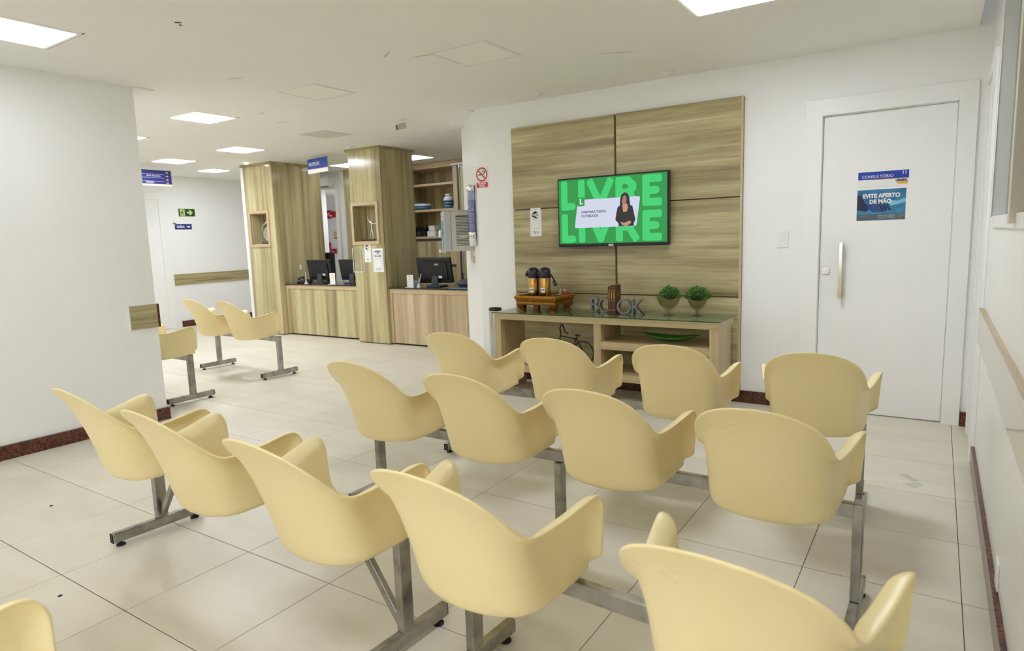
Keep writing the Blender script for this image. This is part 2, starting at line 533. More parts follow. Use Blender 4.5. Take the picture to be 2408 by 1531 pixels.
# ------------------------------------------------------------------ ceiling
ceiling = MB()
ceiling.box(-15.2, 0.155, -4.3, 11.2, CEIL, CEIL + 0.06)
ceiling.box(0.155, 1.2, -4.3, 11.2, CEIL + 0.22, CEIL + 0.28)
ceiling = structure(ceiling.build('ceiling', M_ceil))
# plaster soffit ends at the head of the two free wall ends
structure(MB().prism([(-6.6, 2.66), (-5.04, 2.66), (-5.04, 2.80), (-6.6, 2.80)], CEIL - 0.012, CEIL + 0.001, 'xy').build('trim_1', M_ceil))
structure(MB().prism([(-3.76, 5.05), (-4.36, 5.52), (-4.42, 5.84), (-4.0, 5.6), (-3.74, 5.16)], CEIL - 0.012, CEIL + 0.001, 'xy').build('trim_2', M_ceil))

# ------------------------------------------------------------------ walls
# television wall, with the door opening, and the chamfered end towards the reception
w = MB()
YW = 5.12
w.box(-3.72, -0.713, YW, YW + 0.14, 0, CEIL + 0.25)
w.box(0.075, 0.42, YW, YW + 0.14, 0, CEIL + 0.25)
w.box(-0.713, 0.075, YW, YW + 0.14, 2.115, CEIL + 0.25)
wall_tv = structure(w.build('wall_north', M_wall))
ch = MB()
d7 = 0.70711
ch.prism([(-3.72, 5.12), (-3.72 - d7 * 1.02, 5.12 + d7 * 1.02), (-3.72 - d7 * 1.02 + 0.10, 5.12 + d7 * 1.02 + 0.10), (-3.62, 5.26), (-3.60, 5.125)], 0, CEIL, 'xy')
structure(ch.build('wall_chamfer', M_wall))
structure(boxobj('wall_west', M_wall, None, -15.0, -5.075, -4.2, 2.66, 0, CEIL))
structure(boxobj('wall_south', M_wall, None, -5.1, 1.2, -4.35, -4.2, 0, CEIL + 0.25))
w = MB()
XR = 0.228
w.box(XR, XR + 0.15, -4.2, 4.99, 0, 1.36); w.box(XR, XR + 0.15, -4.2, 4.99, 2.62, CEIL + 0.25)
w.box(XR, XR + 0.15, 4.05, 4.99, 1.36, 2.62); w.box(XR, XR + 0.15, -4.2, 1.2, 1.36, 2.62)
w.box(XR, XR + 0.15, 4.99, 5.125, 0, CEIL + 0.25)
structure(w.build('wall_east', M_gloss_wall))
# corridor end wall on the far left and the walls that close the building
structure(boxobj('wall_corridor', M_wall, None, -11.0, -10.8, 2.66, 11.2, 0, CEIL))
structure(boxobj('wall_reception_east', M_wall, None, -3.95, -3.80, 5.9, 8.6, 0, CEIL))
w = MB()
w.box(-8.63, -8.40, 7.75, 7.87, 0, CEIL); w.box(-10.8, -9.02, 7.75, 7.87, 0, CEIL); w.box(-9.02, -8.63, 7.75, 7.87, 2.26, CEIL)
structure(w.build('wall_reception_north', M_wall))
structure(boxobj('wall_reception_return', M_wood_z, None, -8.40, -7.10, 7.73, 7.87, 0, CEIL))
structure(boxobj('wall_reception_rear', M_wall, None, -7.2, -3.8, 8.46, 8.6, 0, CEIL))
structure(boxobj('wall_back_room', M_wall, None, -8.1, -8.0, 7.87, 8.9, 0, CEIL))
structure(boxobj('ceiling_back_room', M_ceil, None, -10.8, -8.1, 7.87, 8.9, 2.256, 2.30))

# baseboards (brown granite, in lengths with visible joints)
def baseboard(name, runs, axis, face, z1=0.095, th=0.018):
    """runs: list of (a0,a1); axis 'x' -> runs along x on plane y=face (front side -y); 'y' -> runs along y on plane x=face"""
    root = structure(bpy.data.objects.new(name, None)); COL.objects.link(root)
    for a0, a1 in runs:
        if axis == 'x':
            boxobj('plank', M_granite, root, a0 + .0008, a1 - .0008, face - th, face + .002, 0, z1, 0.001)
        else:
            s = 1 if th > 0 else -1
            boxobj('plank', M_granite, root, min(face - .002 * s, face + th), max(face - .002 * s, face + th), a0 + .0008, a1 - .0008, 0, z1, 0.001)
    return root
baseboard('baseboard_north', [(-3.70, -2.6), (-2.6, -1.55), (-1.55, -0.823), (0.178, 0.2275)], 'x', YW)
baseboard('baseboard_west', [(-4.1, -2.6), (-2.6, -1.6), (-1.6, -0.55), (-0.55, 0.42), (0.42, 1.4), (1.4, 2.02), (2.02, 2.66)], 'y', -5.075)
br = baseboard('baseboard_east', [(-4.1, -1.6), (-1.6, 0.4), (0.4, 1.75), (1.75, 3.02), (3.02, 4.31)], 'y', XR, 0.10, -0.018)
baseboard('baseboard_corridor', [(6.08, 6.55), (6.55, 7.7)], 'y', -10.8, 0.105)
structure(boxobj('baseboard_west_end', M_granite, None, -5.6, -5.057, 2.66, 2.678, 0, 0.095, 0.001))

# ------------------------------------------------------------------ door 11 in the television wall
dr = structure(thing('door_1'))
c = MB()
c.box(-0.821, -0.711, YW - 0.02, YW, 0, 2.224); c.box(0.077, 0.175, YW - 0.02, YW, 0, 2.224); c.box(-0.711, 0.077, YW - 0.02, YW, 2.114, 2.224)
c.box(-0.7125, -0.708, YW, YW + .05, 0, 2.115); c.box(0.072, 0.0745, YW, YW + .05, 0, 2.115); c.box(-0.708, 0.072, YW, YW + .05, 2.110, 2.1145)
c.build('casing', M_white, dr, 0.0015, 1)
leaf = MB().box(-0.706, 0.070, YW + 0.022, YW + 0.06, 0.008, 2.108).build('door_leaf', M_white, dr, 0.001, 1)
h = MB()
h.box(-0.577, -0.553, YW - 0.045, YW - 0.024, 0.835, 1.235)
h.box(-0.573, -0.557, YW - 0.030, YW + 0.022, 0.850, 0.872); h.box(-0.573, -0.557, YW - 0.030, YW + 0.022, 1.198, 1.220)
h.build('handle', M_chrome, leaf, 0.002, 1)['label'] = 'tall chrome pull handle'
lk = MB(); lk.box(-0.688, -0.643, YW + 0.012, YW + 0.022, 1.008, 1.058); lk.cyl((-0.665, YW + 0.012, 1.033), (-0.665, YW + 0.004, 1.033), 0.011)
lk.box(-0.667, -0.663, YW + 0.0025, YW + 0.006, 1.026, 1.040)
lk.build('lock', M_chrome, leaf, 0.001, 1)

# door casing seen edge-on at the end of the right wall
d2_ = structure(thing('door_2'))
c = MB(); c.box(XR - 0.022, XR, 4.33, 4.42, 0, 2.15); c.box(XR - 0.022, XR, 4.88, 4.96, 0, 2.15); c.box(XR - 0.022, XR, 4.33, 4.96, 2.15, 2.24)
c.build('casing', M_white, d2_, 0.002, 1)
boxobj('door_leaf', M_white, d2_, XR - 0.012, XR, 4.425, 4.875, 0.01, 2.145, 0.001)

# corridor door
d3 = structure(thing('door_3'))
XC = -10.8
c = MB(); c.box(XC, XC + 0.03, 5.86, 5.98, 0, 2.27); c.box(XC, XC + .03, 4.95, 5.86, 2.15, 2.27); c.box(XC, XC + .03, 4.95, 5.07, 0, 2.15)
c.build('casing', M_white, d3, 0.002, 1)
boxobj('door_leaf', M_white, d3, XC, XC + 0.012, 5.07, 5.86, 0.005, 2.15, 0.001)

# doorway behind the reception
d4 = structure(thing('door_4'))
c = MB(); c.box(-9.10, -9.02, 7.725, 7.75, 0, 2.50); c.box(-8.63, -8.56, 7.725, 7.75, 0, 2.50); c.box(-9.02, -8.63, 7.725, 7.75, 2.44, 2.50)
c.build('casing', M_white, d4, 0.002, 1)
boxobj('lintel', M_white, d4, -9.02, -8.63, 7.735, 7.75, 2.26, 2.30, 0.001)

# ------------------------------------------------------------------ wall rails
def rail(name, parts, m):
    r = structure(thing(name))
    return r
r1 = structure(thing('trim_3'))
boxobj('board', M_wood_y, r1, -5.075, -5.052, 2.452, 2.655, 0.742, 0.922, 0.001)
boxobj('backing', M_white, r1, -5.075, -5.060, 2.446, 2.662, 0.735, 0.929, 0.001)
boxobj('end_cap', M_granite, r1, -5.078, -5.050, 2.6555, 2.672, 0.742, 0.922, 0.001)
r2_ = structure(thing('trim_4'))
MB().box(XC, XC + 0.022, 6.02, 7.75, 0.725, 0.905).build('board', M_wood_y, r2_, 0.001, 1)
r3_ = structure(thing('trim_5'))
M_rail_top = wood('rail_edge', 'y', [(0.3, lin(176, 156, 130)), (0.5, lin(190, 172, 146)), (0.7, lin(204, 188, 164))], 0.5, sc=(0.8, 30), fine=.06, dist=.3)
boxobj('board', mat('gloss_rail_face', lin(205, 196, 178), 0.07, spec=0.9), r3_, XR - 0.0235, XR, -1.6, 4.25, 0.705, 0.885, 0.001)
boxobj('top_edge', M_rail_top, r3_, XR - 0.024, XR, -1.6, 4.251, 0.885, 0.888, 0.0005)

# ------------------------------------------------------------------ window case on the right wall
wn = structure(thing('window_1'))
M_alu = mat('white_aluminium', (0.78, 0.78, 0.76, 1), 0.3)
c = MB()
c.box(XR - 0.012, XR + 0.12, 4.0, 4.05, 1.32, 2.66); c.box(XR - 0.012, XR + 0.12, 1.15, 4.0, 1.32, 1.37); c.box(XR - 0.012, XR + 0.12, 1.15, 4.0, 2.61, 2.66); c.box(XR - 0.012, XR + 0.12, 1.15, 1.2, 1.37, 2.61)
c.build('window_frame', M_alu, wn, 0.003, 1)
boxobj('mullion', mat('cream_aluminium', lin(205, 196, 178), 0.4), wn, 0.196, XR + 0.05, 2.75, 2.81, 1.335, 2.64, 0.003)
boxobj('pane', M_glass_win, wn, XR + 0.045, XR + 0.051, 2.81, 4.0, 1.37, 2.61)
boxobj('pane', M_glass_win, wn, XR + 0.045, XR + 0.051, 1.2, 2.75, 1.37, 2.61)
boxobj('shutter', mat('grey_blind', lin(150, 152, 140), 0.6, var=.1, vscale=3), wn, XR + 0.12, XR + 0.14, 1.1, 4.1, 1.3, 2.68)

# ------------------------------------------------------------------ ceiling lights and panels
def lamp(label, x, y, lit=True, wx=0.40, wy=0.39, k=1.0):
    t = thing('ceiling_light' if lit else 'unlit_ceiling_light', label, 'ceiling light', (x, y, CEIL), 0, 'lit square ceiling panels' if lit else 'unlit square ceiling panels')
    hx, hy = wx / 2, wy / 2
    c = MB(); e = 0.022
    for a in ((-hx - e, hx + e, -hy - e, -hy), (-hx - e, hx + e, hy, hy + e), (-hx - e, -hx, -hy, hy), (hx, hx + e, -hy, hy)):
        c.box(a[0], a[1], a[2], a[3], -0.004, 0.001)
    c.build('rim', M_ceil if lit else M_frame_trim, t)
    if lit:
        boxobj('diffuser', lamp_mat(k), t, -hx, hx, -hy, hy, -0.006, 0.0)
        boxobj('shadow_gap', M_slit, t, -hx - e - .004, hx + e + .02, hy + e, hy + e + .006, -0.0015, 0.001)
    else:
        boxobj('diffuser', M_panel_off, t, -hx, hx, -hy, hy, -0.003, 0.0)
    return t
lamp('lit ceiling panel cut off by the left edge above the white wall', -4.27, 1.66, k=0.38)
lamp('lit ceiling panel at the top edge, above the television wall', -0.98, 3.60, k=1.3)
lamp('largest whole lit ceiling panel, above the corridor chairs', -5.80, 3.66, k=1.6)
lamp('lit ceiling panel directly left of the left wooden pillar top', -7.39, 5.13, k=1.25)
lamp('lit ceiling panel above the blue directory sign', -8.93, 5.14)
lamp('small far lit ceiling panel, farthest down the corridor', -9.66, 6.20, True, .36, .30)
lamp('lit ceiling panel almost hidden by the edge of the left white wall', -7.43, 3.68)
lamp('lit ceiling panel behind the hanging reception sign', -7.78, 7.28, k=0.25)
lamp('lit ceiling panel right of the right wooden pillar', -6.45, 7.32, k=0.28)
lamp('lit ceiling panel behind the photographer, mirrored in the television cladding', -4.15, 0.13, k=0.45)
lamp('added unseen ceiling fill panel behind the photographer near the right wall', -1.0, 0.10, k=0.55)  # added fill light, brightens the near seats from behind the camera
lamp('added unseen ceiling fill panel two rows behind the photographer near the right wall', -1.0, -1.55, k=0.8)  # added to light the seat backs, no panel is seen here
lamp('added unseen ceiling fill panel two rows behind the photographer in the middle', -2.6, -1.55, k=0.8)  # unseen panel put in as fill for the seat backs
lamp('added unseen ceiling fill panel at the back of the room near the right wall', -1.0, -3.2, k=2.0)  # invented panel in the unseen end, lights the upright backs more evenly
lamp('added unseen ceiling fill panel at the back of the room in the middle', -2.6, -3.2, k=2.0)  # second fill panel added in the unseen end of the room
lamp('largest unlit ceiling panel, nearest the television wall', -2.60, 3.61, False)
lamp('middle unlit ceiling panel, left of the largest one', -4.22, 3.66, False)
t = thing('ceiling_hatch', 'flat grey ceiling hatch with a dark gap, in front of the right pillar', 'hatch', (-5.75, 5.07, CEIL))
boxobj('cover', mat('hatch_paint', (0.66, 0.64, 0.60, 1), 0.7), t, -0.20, 0.20, -0.20, 0.20, -0.005, 0.0)
boxobj('shadow_gap', M_slit, t, -0.21, 0.22, 0.20, 0.207, -0.002, 0.001)
# lamp added out of sight to light the room behind the doorway
t = thing('ceiling_light', 'added unseen ceiling panel lighting the room behind the reception doorway', 'ceiling light', (-8.42, 8.35, 2.256), 0, 'lit square ceiling panels')
boxobj('diffuser', M_lamp, t, -0.15, 0.15, -0.15, 0.15, -0.006, 0.0)

def detector(label, x, y, r=0.035):
    o = thing('detector', label, 'detector', (x, y, CEIL), 0, 'small white ceiling fittings')
    MB().lathe([(r * 1.5, 0), (r * 1.5, -0.004), (r, -0.006), (r * .8, -0.022), (0.0, -0.024)], 20).build('housing', M_whitepl, o, smooth=True, angle=40)
    MB().lathe([(r * .4, -0.0235), (r * .35, -0.027), (0, -0.027)], 14).build('sensor', M_frame_trim, o)
    return o
detector('small white ceiling fitting above the left half of the wood cladding', -2.883, 4.897)
detector('small white ceiling fitting above the right half of the wood cladding', -1.766, 4.933)
detector('small white ceiling fitting in front of the right pillar top', -6.244, 5.894, 0.045)
sp_ = thing('spotlight', 'tiny bright ceiling spot beside the left pillar top', 'spotlight', (-8.468, 5.95, CEIL))
MB().lathe([(0.045, 0), (0.045, -0.004), (0.036, -0.007), (0.036, -0.005), (0, -0.005)], 20).build('ring', M_whitepl, sp_)
MB().lathe([(0.033, -0.0055), (0.030, -0.020), (0, -0.026)], 16).build('bulb', emis('spot_glow', (1, .97, .92, 1), 9.0), sp_)

cc = thing('security_camera', 'small white and black bullet security camera hanging from the ceiling', 'camera', (-4.54, 4.99, CEIL), rad(-38))
MB().lathe([(0.034, 0), (0.034, -0.008), (0.012, -0.012), (0.010, -0.045), (0, -0.046)], 18).build('mount', M_whitepl, cc, smooth=True, angle=40)
MB().cyl((0, 0.045, -0.055), (0, -0.045, -0.078), 0.028, 0.027, 18).build('body', mat('camera_beige', lin(196, 184, 158), .4), cc, 0.004)
MB().cyl((0, -0.046, -0.0785), (0, -0.052, -0.080), 0.026, 0.024, 18).build('lens', M_black, cc, 0.001)

# faint ceiling stains and a torn spot
st = MB()
def blot(x, y, a, b, ang, n=9):
    P = []
    for k in range(n):
        t_ = 2 * math.pi * k / n
        rr = random.uniform(.6, 1.1)
        u, v = a * rr * math.cos(t_), b * rr * math.sin(t_)
        P.append((x + u * math.cos(ang) - v * math.sin(ang), y + u * math.sin(ang) + v * math.cos(ang)))
    return P
M_stain = mat('ceiling_stain', (0.66, 0.60, 0.47, 1), 0.9)
for x, y, a, b, an in ((-3.05, 3.25, .10, .012, 2.6), (-2.88, 3.42, .09, .016, .3), (-1.85, 4.2, .16, .012, .5), (-5.5, 4.3, .10, .015, .3), (-5.25, 3.9, .07, .012, 2.8), (-4.3, 3.0, .08, .01, .4)):
    st.prism(blot(x, y, a, b, an), CEIL - 0.0006, CEIL + .001, 'xy')
so = st.build('ceiling_stains', M_stain, ceiling); so['kind'] = 'stuff'
pk = MB(); pk.prism(blot(-3.47, 2.10, .022, .010, .8), CEIL - .002, CEIL + .001, 'xy'); pk.prism(blot(-3.50, 2.13, .012, .006, 2.), CEIL - .003, CEIL + .001, 'xy')
po = pk.build('torn_plaster', mat('torn_plaster', lin(96, 88, 62), .9), ceiling); po['kind'] = 'stuff'
# ------------------------------------------------------------------ beam benches
def curve(keys, s):
    """Catmull-Rom through (s, value...) keys"""
    ks = [k[0] for k in keys]
    i = max(0, min(len(ks) - 2, int(np.searchsorted(ks, s, side='right')) - 1))
    a, b = keys[i], keys[i + 1]
    t = (s - a[0]) / (b[0] - a[0])
    pm, pp = keys[max(0, i - 1)], keys[min(len(keys) - 1, i + 2)]
    out = []
    for c in range(1, len(a)):
        m0 = (b[c] - pm[c]) / (b[0] - pm[0]) if b[0] != pm[0] else 0
        m1 = (pp[c] - a[c]) / (pp[0] - a[0]) if pp[0] != a[0] else 0
        h = b[0] - a[0]
        out.append((2 * t ** 3 - 3 * t * t + 1) * a[c] + (t ** 3 - 2 * t * t + t) * h * m0 + (-2 * t ** 3 + 3 * t * t) * b[c] + (t ** 3 - t * t) * h * m1)
    return out
# rim and lower edge of the shell from the back centre (s=0) to the front of the arm (s=1): s, x, y, z
RIM = [(0.0, 0.0, -0.205, 0.818), (0.13, 0.085, -0.198, 0.809), (0.24, 0.152, -0.174, 0.782), (0.33, 0.190, -0.138, 0.742), (0.41, 0.206, -0.092, 0.694), (0.465, 0.211, -0.054, 0.658), (0.505, 0.217, -0.020, 0.639), (0.56, 0.226, 0.022, 0.637), (0.68, 0.242, 0.095, 0.648), (0.82, 0.258, 0.175, 0.667), (0.89, 0.263, 0.206, 0.671), (0.935, 0.263, 0.230, 0.665), (0.968, 0.262, 0.248, 0.646), (1.0, 0.258, 0.262, 0.604)]
LOW = [(0.0, 0.0, -0.046, 0.402), (0.13, 0.086, -0.035, 0.404), (0.24, 0.150, -0.010, 0.408), (0.30, 0.174, 0.012, 0.410), (0.36, 0.188, 0.038, 0.412), (0.41, 0.194, 0.062, 0.414), (0.465, 0.197, 0.088, 0.416), (0.505, 0.199, 0.108, 0.417), (0.56, 0.2005, 0.136, 0.419), (0.68, 0.203, 0.180, 0.422), (0.82, 0.205, 0.222, 0.426), (0.90, 0.206, 0.243, 0.428), (0.955, 0.206, 0.254, 0.428), (0.985, 0.206, 0.259, 0.428), (1.0, 0.206, 0.262, 0.428)]
def sm(a, b, x):
    t = max(0.0, min(1.0, (x - a) / (b - a)))
    return t * t * (3 - 2 * t)
LIP = 0.040
def shell_point(s, v):
    lo, ri = curve(LOW, s), curve(RIM, s)
    arm = sm(0.44, 0.58, s)
    # back: steady lean that flares near the top
    wb = 0.70 * v + 0.30 * v ** 4
    wxb = 0.85 * v + 0.15 * v ** 6
    kk = 0.020 * sm(0.16, 0.34, s)
    xb = lo[0] + (ri[0] - kk - lo[0]) * wxb + kk * sm(0.80, 1.0, v) ** 1.3
    yb = lo[1] + (ri[1] - lo[1]) * wb
    zb = lo[2] + (ri[2] - lo[2]) * v
    # arm: upright wall whose rim and front edge curl outwards into a broad lip
    v0 = 0.70
    xin = ri[0] - LIP
    a = max(0.0, (v - v0) / (1 - v0)) * rad(92)
    t = min(1.0, v / v0)
    h = 0.030
    za = lo[2] + (ri[2] - h - lo[2]) * t + h * math.sin(a)
    lipv = 1 - math.cos(a)
    fl = max(0.0, min(1.0, (s - 0.83) / 0.17))
    fin = (1 - math.cos(fl * math.pi / 2)) * sm(0.14, 0.25, v)
    fl_all = 1 - (1 - min(1.0, lipv)) * (1 - fin) + max(0.0, lipv - 1)
    xa = lo[0] + (xin - lo[0]) * t + LIP * fl_all
    ya = lo[1] + (ri[1] - lo[1]) * (0.4 * v + 0.6 * v * v)
    x = xb * (1 - arm) + xa * arm
    y = yb * (1 - arm) + ya * arm
    z = zb * (1 - arm) + za * arm
    # the lower edge tucks under a little
    tk = (1 - sm(0.0, 0.06, v)) * 0.006
    x -= tk * (x / 0.2) * (1 - 0.6 * arm); y += tk * (1 - sm(0.3, 0.6, s))
    return (x, y, z)
NS, NV = 40, 22
def make_seat(name='seat'):
    bm = bmesh.new()
    grid = []
    ss = [k / NS for k in range(NS + 1)]
    cols = [-q for q in ss[:0:-1]] + ss
    for q in cols:
        col = []
        for j in range(NV + 1):
            v = (j / NV)
            v = 1 - (1 - v) ** 1.15
            x, y, z = shell_point(abs(q), v)
            col.append(bm.verts.new((math.copysign(x, q) if q else 0.0, y, z)))
        grid.append(col)
    for i in range(len(grid) - 1):
        for j in range(NV):
            bm.faces.new((grid[i][j], grid[i + 1][j], grid[i + 1][j + 1], grid[i][j + 1]))
    # seat pan, dished, with a waterfall front
    rows = []
    ny, nx = 16, 14
    for a in range(ny + 1):
        t = a / ny
        row = []
        for b in range(nx + 1):
            u = b / nx * 2 - 1
            yy = -0.010 + t * 0.278
            # half width of the shell at this depth
            best = 0.19
            for k in range(0, 41):
                sx, sy_, sz = shell_point(k / 40 * 0.83, 0.16)
                if sy_ <= yy: best = sx
            hw = max(0.03, best - 0.004)
            zz = 0.440 + 0.016 * u * u + 0.012 * t
            fr = sm(0.80, 1.0, t)
            zz -= 0.035 * fr * fr
            yb = yy if t > 0.35 else yy + (0.03 * (u * u)) * (1 - t / 0.35)
            row.append(bm.verts.new((u * hw, yb + 0.006 * (1 - u * u) * fr, zz)))
        rows.append(row)
    for a in range(ny):
        for b in range(nx):
            bm.faces.new((rows[a][b], rows[a][b + 1], rows[a + 1][b + 1], rows[a + 1][b]))
    bmesh.ops.recalc_face_normals(bm, faces=bm.faces)
    me = bpy.data.meshes.new(name)
    bm.to_mesh(me); bm.free()
    me.materials.append(M_cream)
    o = bpy.data.objects.new(name, me)
    COL.objects.link(o)
    sd = o.modifiers.new('solid', 'SOLIDIFY'); sd.thickness = 0.0075; sd.offset = 0.0; sd.use_even_offset = True
    sb = o.modifiers.new('sub', 'SUBSURF'); sb.levels = 1; sb.render_levels = 1
    bake(o)
    o.data.polygons.foreach_set('use_smooth', [True] * len(o.data.polygons))
    return o
seat0 = make_seat()
SEAT = seat0.data
bpy.data.objects.remove(seat0)
clip = MB(); clip.box(-0.09, 0.09, -0.035, 0.035, 0.412, 0.422); clip.box(-0.06, -0.03, -0.012, 0.012, 0.422, 0.446); clip.box(0.03, 0.06, -0.012, 0.012, 0.422, 0.446)
clip0 = clip.build('bracket', M_steel); CLIP = clip0.data; bpy.data.objects.remove(clip0)

BEAM_Y = 0.236
def bench(label, seats, theta, posts, brace=(), beam=None, group='cream beam benches'):
    """seats: world (x, y) of each seat; posts: world (x, y) of each steel post; theta: heading of the row"""
    c_, s_ = math.cos(theta), math.sin(theta)
    cx = sum(p[0] for p in posts) / len(posts); cy_ = sum(p[1] for p in posts) / len(posts)
    t = thing('beam_bench', label, 'bench', (cx, cy_, 0), theta, group)
    def loc(p):
        dx, dy = p[0] - cx, p[1] - cy_
        return (dx * c_ + dy * s_, -dx * s_ + dy * c_)
    P = [loc(p) for p in posts]
    Sx = [loc(p) for p in seats]
    xs = [p[0] for p in P]
    b0, b1 = beam if beam else (min(xs) - 0.018, max(xs) + 0.018)
    bm = MB().box(b0, b1, -0.015, 0.015, 0.362, 0.412)
    bm.build('beam', M_steel, t, 0.003, 1)
    for (x, y) in Sx:
        o = bpy.data.objects.new('seat', SEAT); COL.objects.link(o); o.parent = t; o.location = (x, y, 0)
        o.rotation_euler = (0, 0, random.uniform(-.006, .006))
        k = bpy.data.objects.new('bracket', CLIP); COL.objects.link(k); k.parent = t; k.location = (x, 0, 0)
    for n, (x, y) in enumerate(P):
        MB().box(x - 0.016, x + 0.016, -0.026 + 0.0, 0.026, 0.066, 0.361 if b0 < x - .03 and b1 > x + .03 else 0.418).build('post', M_steel, t, 0.003, 1)
        ft = MB().box(x - 0.016, x + 0.016, -0.225, 0.190, 0.020, 0.066).build('foot', M_steel, t, 0.003, 1)
        boxobj('end_cap', M_rubber, ft, x - 0.0145, x + 0.0145, -0.228, -0.224, 0.022, 0.064, 0.001)
        boxobj('end_cap', M_rubber, ft, x - 0.0145, x + 0.0145, 0.189, 0.193, 0.022, 0.064, 0.001)
        for yy in (-0.19, 0.155):
            MB().lathe([(0.019, 0.0), (0.020, 0.006), (0.012, 0.010), (0.006, 0.012), (0.006, 0.021), (0, 0.021)], 14, (x, yy, 0)).build('rubber_pad', M_rubber, ft)
        if brace and brace[n]:
            d = brace[n]
            MB().bar((x + d * 0.018, -0.002, 0.085), (x + d * 0.235, 0.0, 0.360), 0.022, 0.030).build('brace', M_steel, t, 0.002, 1)
    return t

th1 = rad(3.2)
S1 = [(-2.351, 3.048), (-1.710, 3.083), (-1.066, 3.118), (-0.436, 3.154)]
def front(p, th, dx=0.0): return (p[0] - BEAM_Y * math.sin(th) + dx * math.cos(th), p[1] + BEAM_Y * math.cos(th) + dx * math.sin(th))
bench('four cream plastic seats on one steel beam, row nearest the television console', S1, th1, [front(S1[0], th1, -.19), front(S1[1], th1, .32), front(S1[3], th1, .19)])
S2 = [(-2.199, 2.165), (-1.593, 2.151), (-1.008, 2.140), (-0.434, 2.136)]
bench('four cream plastic seats on one steel beam, middle row between two others', S2, rad(-0.6), [(-2.455, 2.395), (-1.345, 2.383), (-0.180, 2.371)])
S3 = [(-2.824, 1.281), (-2.189, 1.238), (-1.553, 1.212)]
bench('three cream seats on a beam with slanted steel braces, beside the left white wall', S3, rad(-2.8), [(-3.070, 1.530), (-1.418, 1.450)], brace=(1, -1))
S4 = [(-0.983, 1.245), (-0.283, 1.199)]
bench('two cream seats in the nearest row, the right one cut off by the photo bottom', S4, rad(-3.4), [(-1.160, 1.487), (-0.080, 1.424)], beam=None)
S5 = [(-1.735, 0.245), (-2.367, 0.276)]
bench('cream seat of which only an arm tip shows in the bottom left corner', S5, rad(-2.8), [front(S5[0], rad(-2.8), .12), front(S5[1], rad(-2.8), -.12)])
S6 = [(-6.49, 3.935), (-5.86, 3.915)]
bench('two cream seats on a beam out in the corridor before the reception', S6, rad(-2.0), [(-6.745, 4.185), (-5.610, 4.145)])
S7 = [(-5.60, 2.865), (-6.232, 2.887)]
bench('cream seats half hidden behind the end of the left white wall', S7, rad(-2.0), [(-5.44, 3.095), (-6.57, 3.135)], beam=(-0.70, 0.585))

# clear tape left on the floor and small litter
tp = MB()
tp.prism([(-0.12, 3.95), (-0.08, 3.97), (-0.02, 3.88), (-0.05, 3.86)], 0.0002, 0.0008, 'xy'); tp.prism([(-0.10, 3.80), (-0.03, 3.86), (0.0, 3.82), (-0.04, 3.76)], 0.0002, 0.0009, 'xy')
tag(tp.build('floor_tape', M_glass_clear), 'scraps of clear tape stuck on the floor tiles near the door', 'tape')
for x, y, label in ((-3.9, 1.38, 'tiny dark chip lying on the floor by the white wall'), (-2.83, 0.99, 'tiny dark round speck on the floor at lower left')):
    o = MB().lathe([(0.008, 0), (0.009, 0.001), (0.006, 0.003), (0, 0.003)], 9).build('floor_speck', M_rubber)
    o.location = (x, y, 0.0002); tag(o, label, 'speck')

# ------------------------------------------------------------------ wood cladding and the console
cl = thing('wall_cladding', 'large panel of horizontal grain wood boards behind the television', 'wall panel', (-2.27, YW, 0))
FX = -2.27
boxobj('backing', M_groove, cl, -3.30 - FX, -1.245 - FX, -0.012, 0.0, 0.075, 2.32)
zz = [(0.080, 0.826), (0.836, 1.588), (1.598, 2.325)]
for (z0, z1) in zz:
    boxobj('board', M_wood_x, cl, -3.303 - FX, -2.286 - FX, -0.030, -0.012, z0, z1, 0.001)
    boxobj('board', M_wood_x, cl, -2.267 - FX, -1.262 - FX, -0.030, -0.012, z0, z1, 0.001)
boxobj('edge_strip', M_edge, cl, -1.262 - FX, -1.246 - FX, -0.031, 0.0, 0.078, 2.326, 0.001)

CX, CY = -2.245, 4.60
cs = thing('console_table', 'long pale wood console with open shelves under the television', 'console', (CX, CY, 0))
def cb(name, m, x0, x1, y0, y1, z0, z1, bv=0.0012): return boxobj(name, m, cs, x0 - CX, x1 - CX, y0 - CY, y1 - CY, z0, z1, bv)
cb('top', M_ash_x, -3.213, -1.277, 4.60, 5.00, 0.640, 0.698)
cb('side', M_ash_z, -3.212, -3.155, 4.601, 5.00, 0.0, 0.640)
cb('side', M_ash_z, -1.340, -1.278, 4.601, 4.86, 0.0, 0.640)
cb('side_inset', M_ash_z, -1.345, -1.292, 4.86, 5.00, 0.0, 0.640)
cb('divider', M_ash_z, -2.262, -2.200, 4.604, 5.00, 0.250, 0.640)
cb('shelf', M_ash_x, -2.200, -1.340, 4.604, 5.00, 0.440, 0.500)
cb('bottom_board', M_ash_x, -3.155, -1.340, 4.602, 5.00, 0.190, 0.250)
gt = cb('glass_top', M_glass_top, -3.216, -1.254, 4.560, 5.035, 0.6985, 0.7045, 0)
ge_ = MB()
ge_.box(-3.217 - CX, -1.253 - CX, 4.559 - CY, 4.5605 - CY, 0.6983, 0.7047); ge_.box(-1.2545 - CX, -1.2525 - CX, 4.56 - CY, 5.035 - CY, 0.6983, 0.7047)
ge_.build('glass_edge', M_glass_edge, gt)
GZ = 0.7047
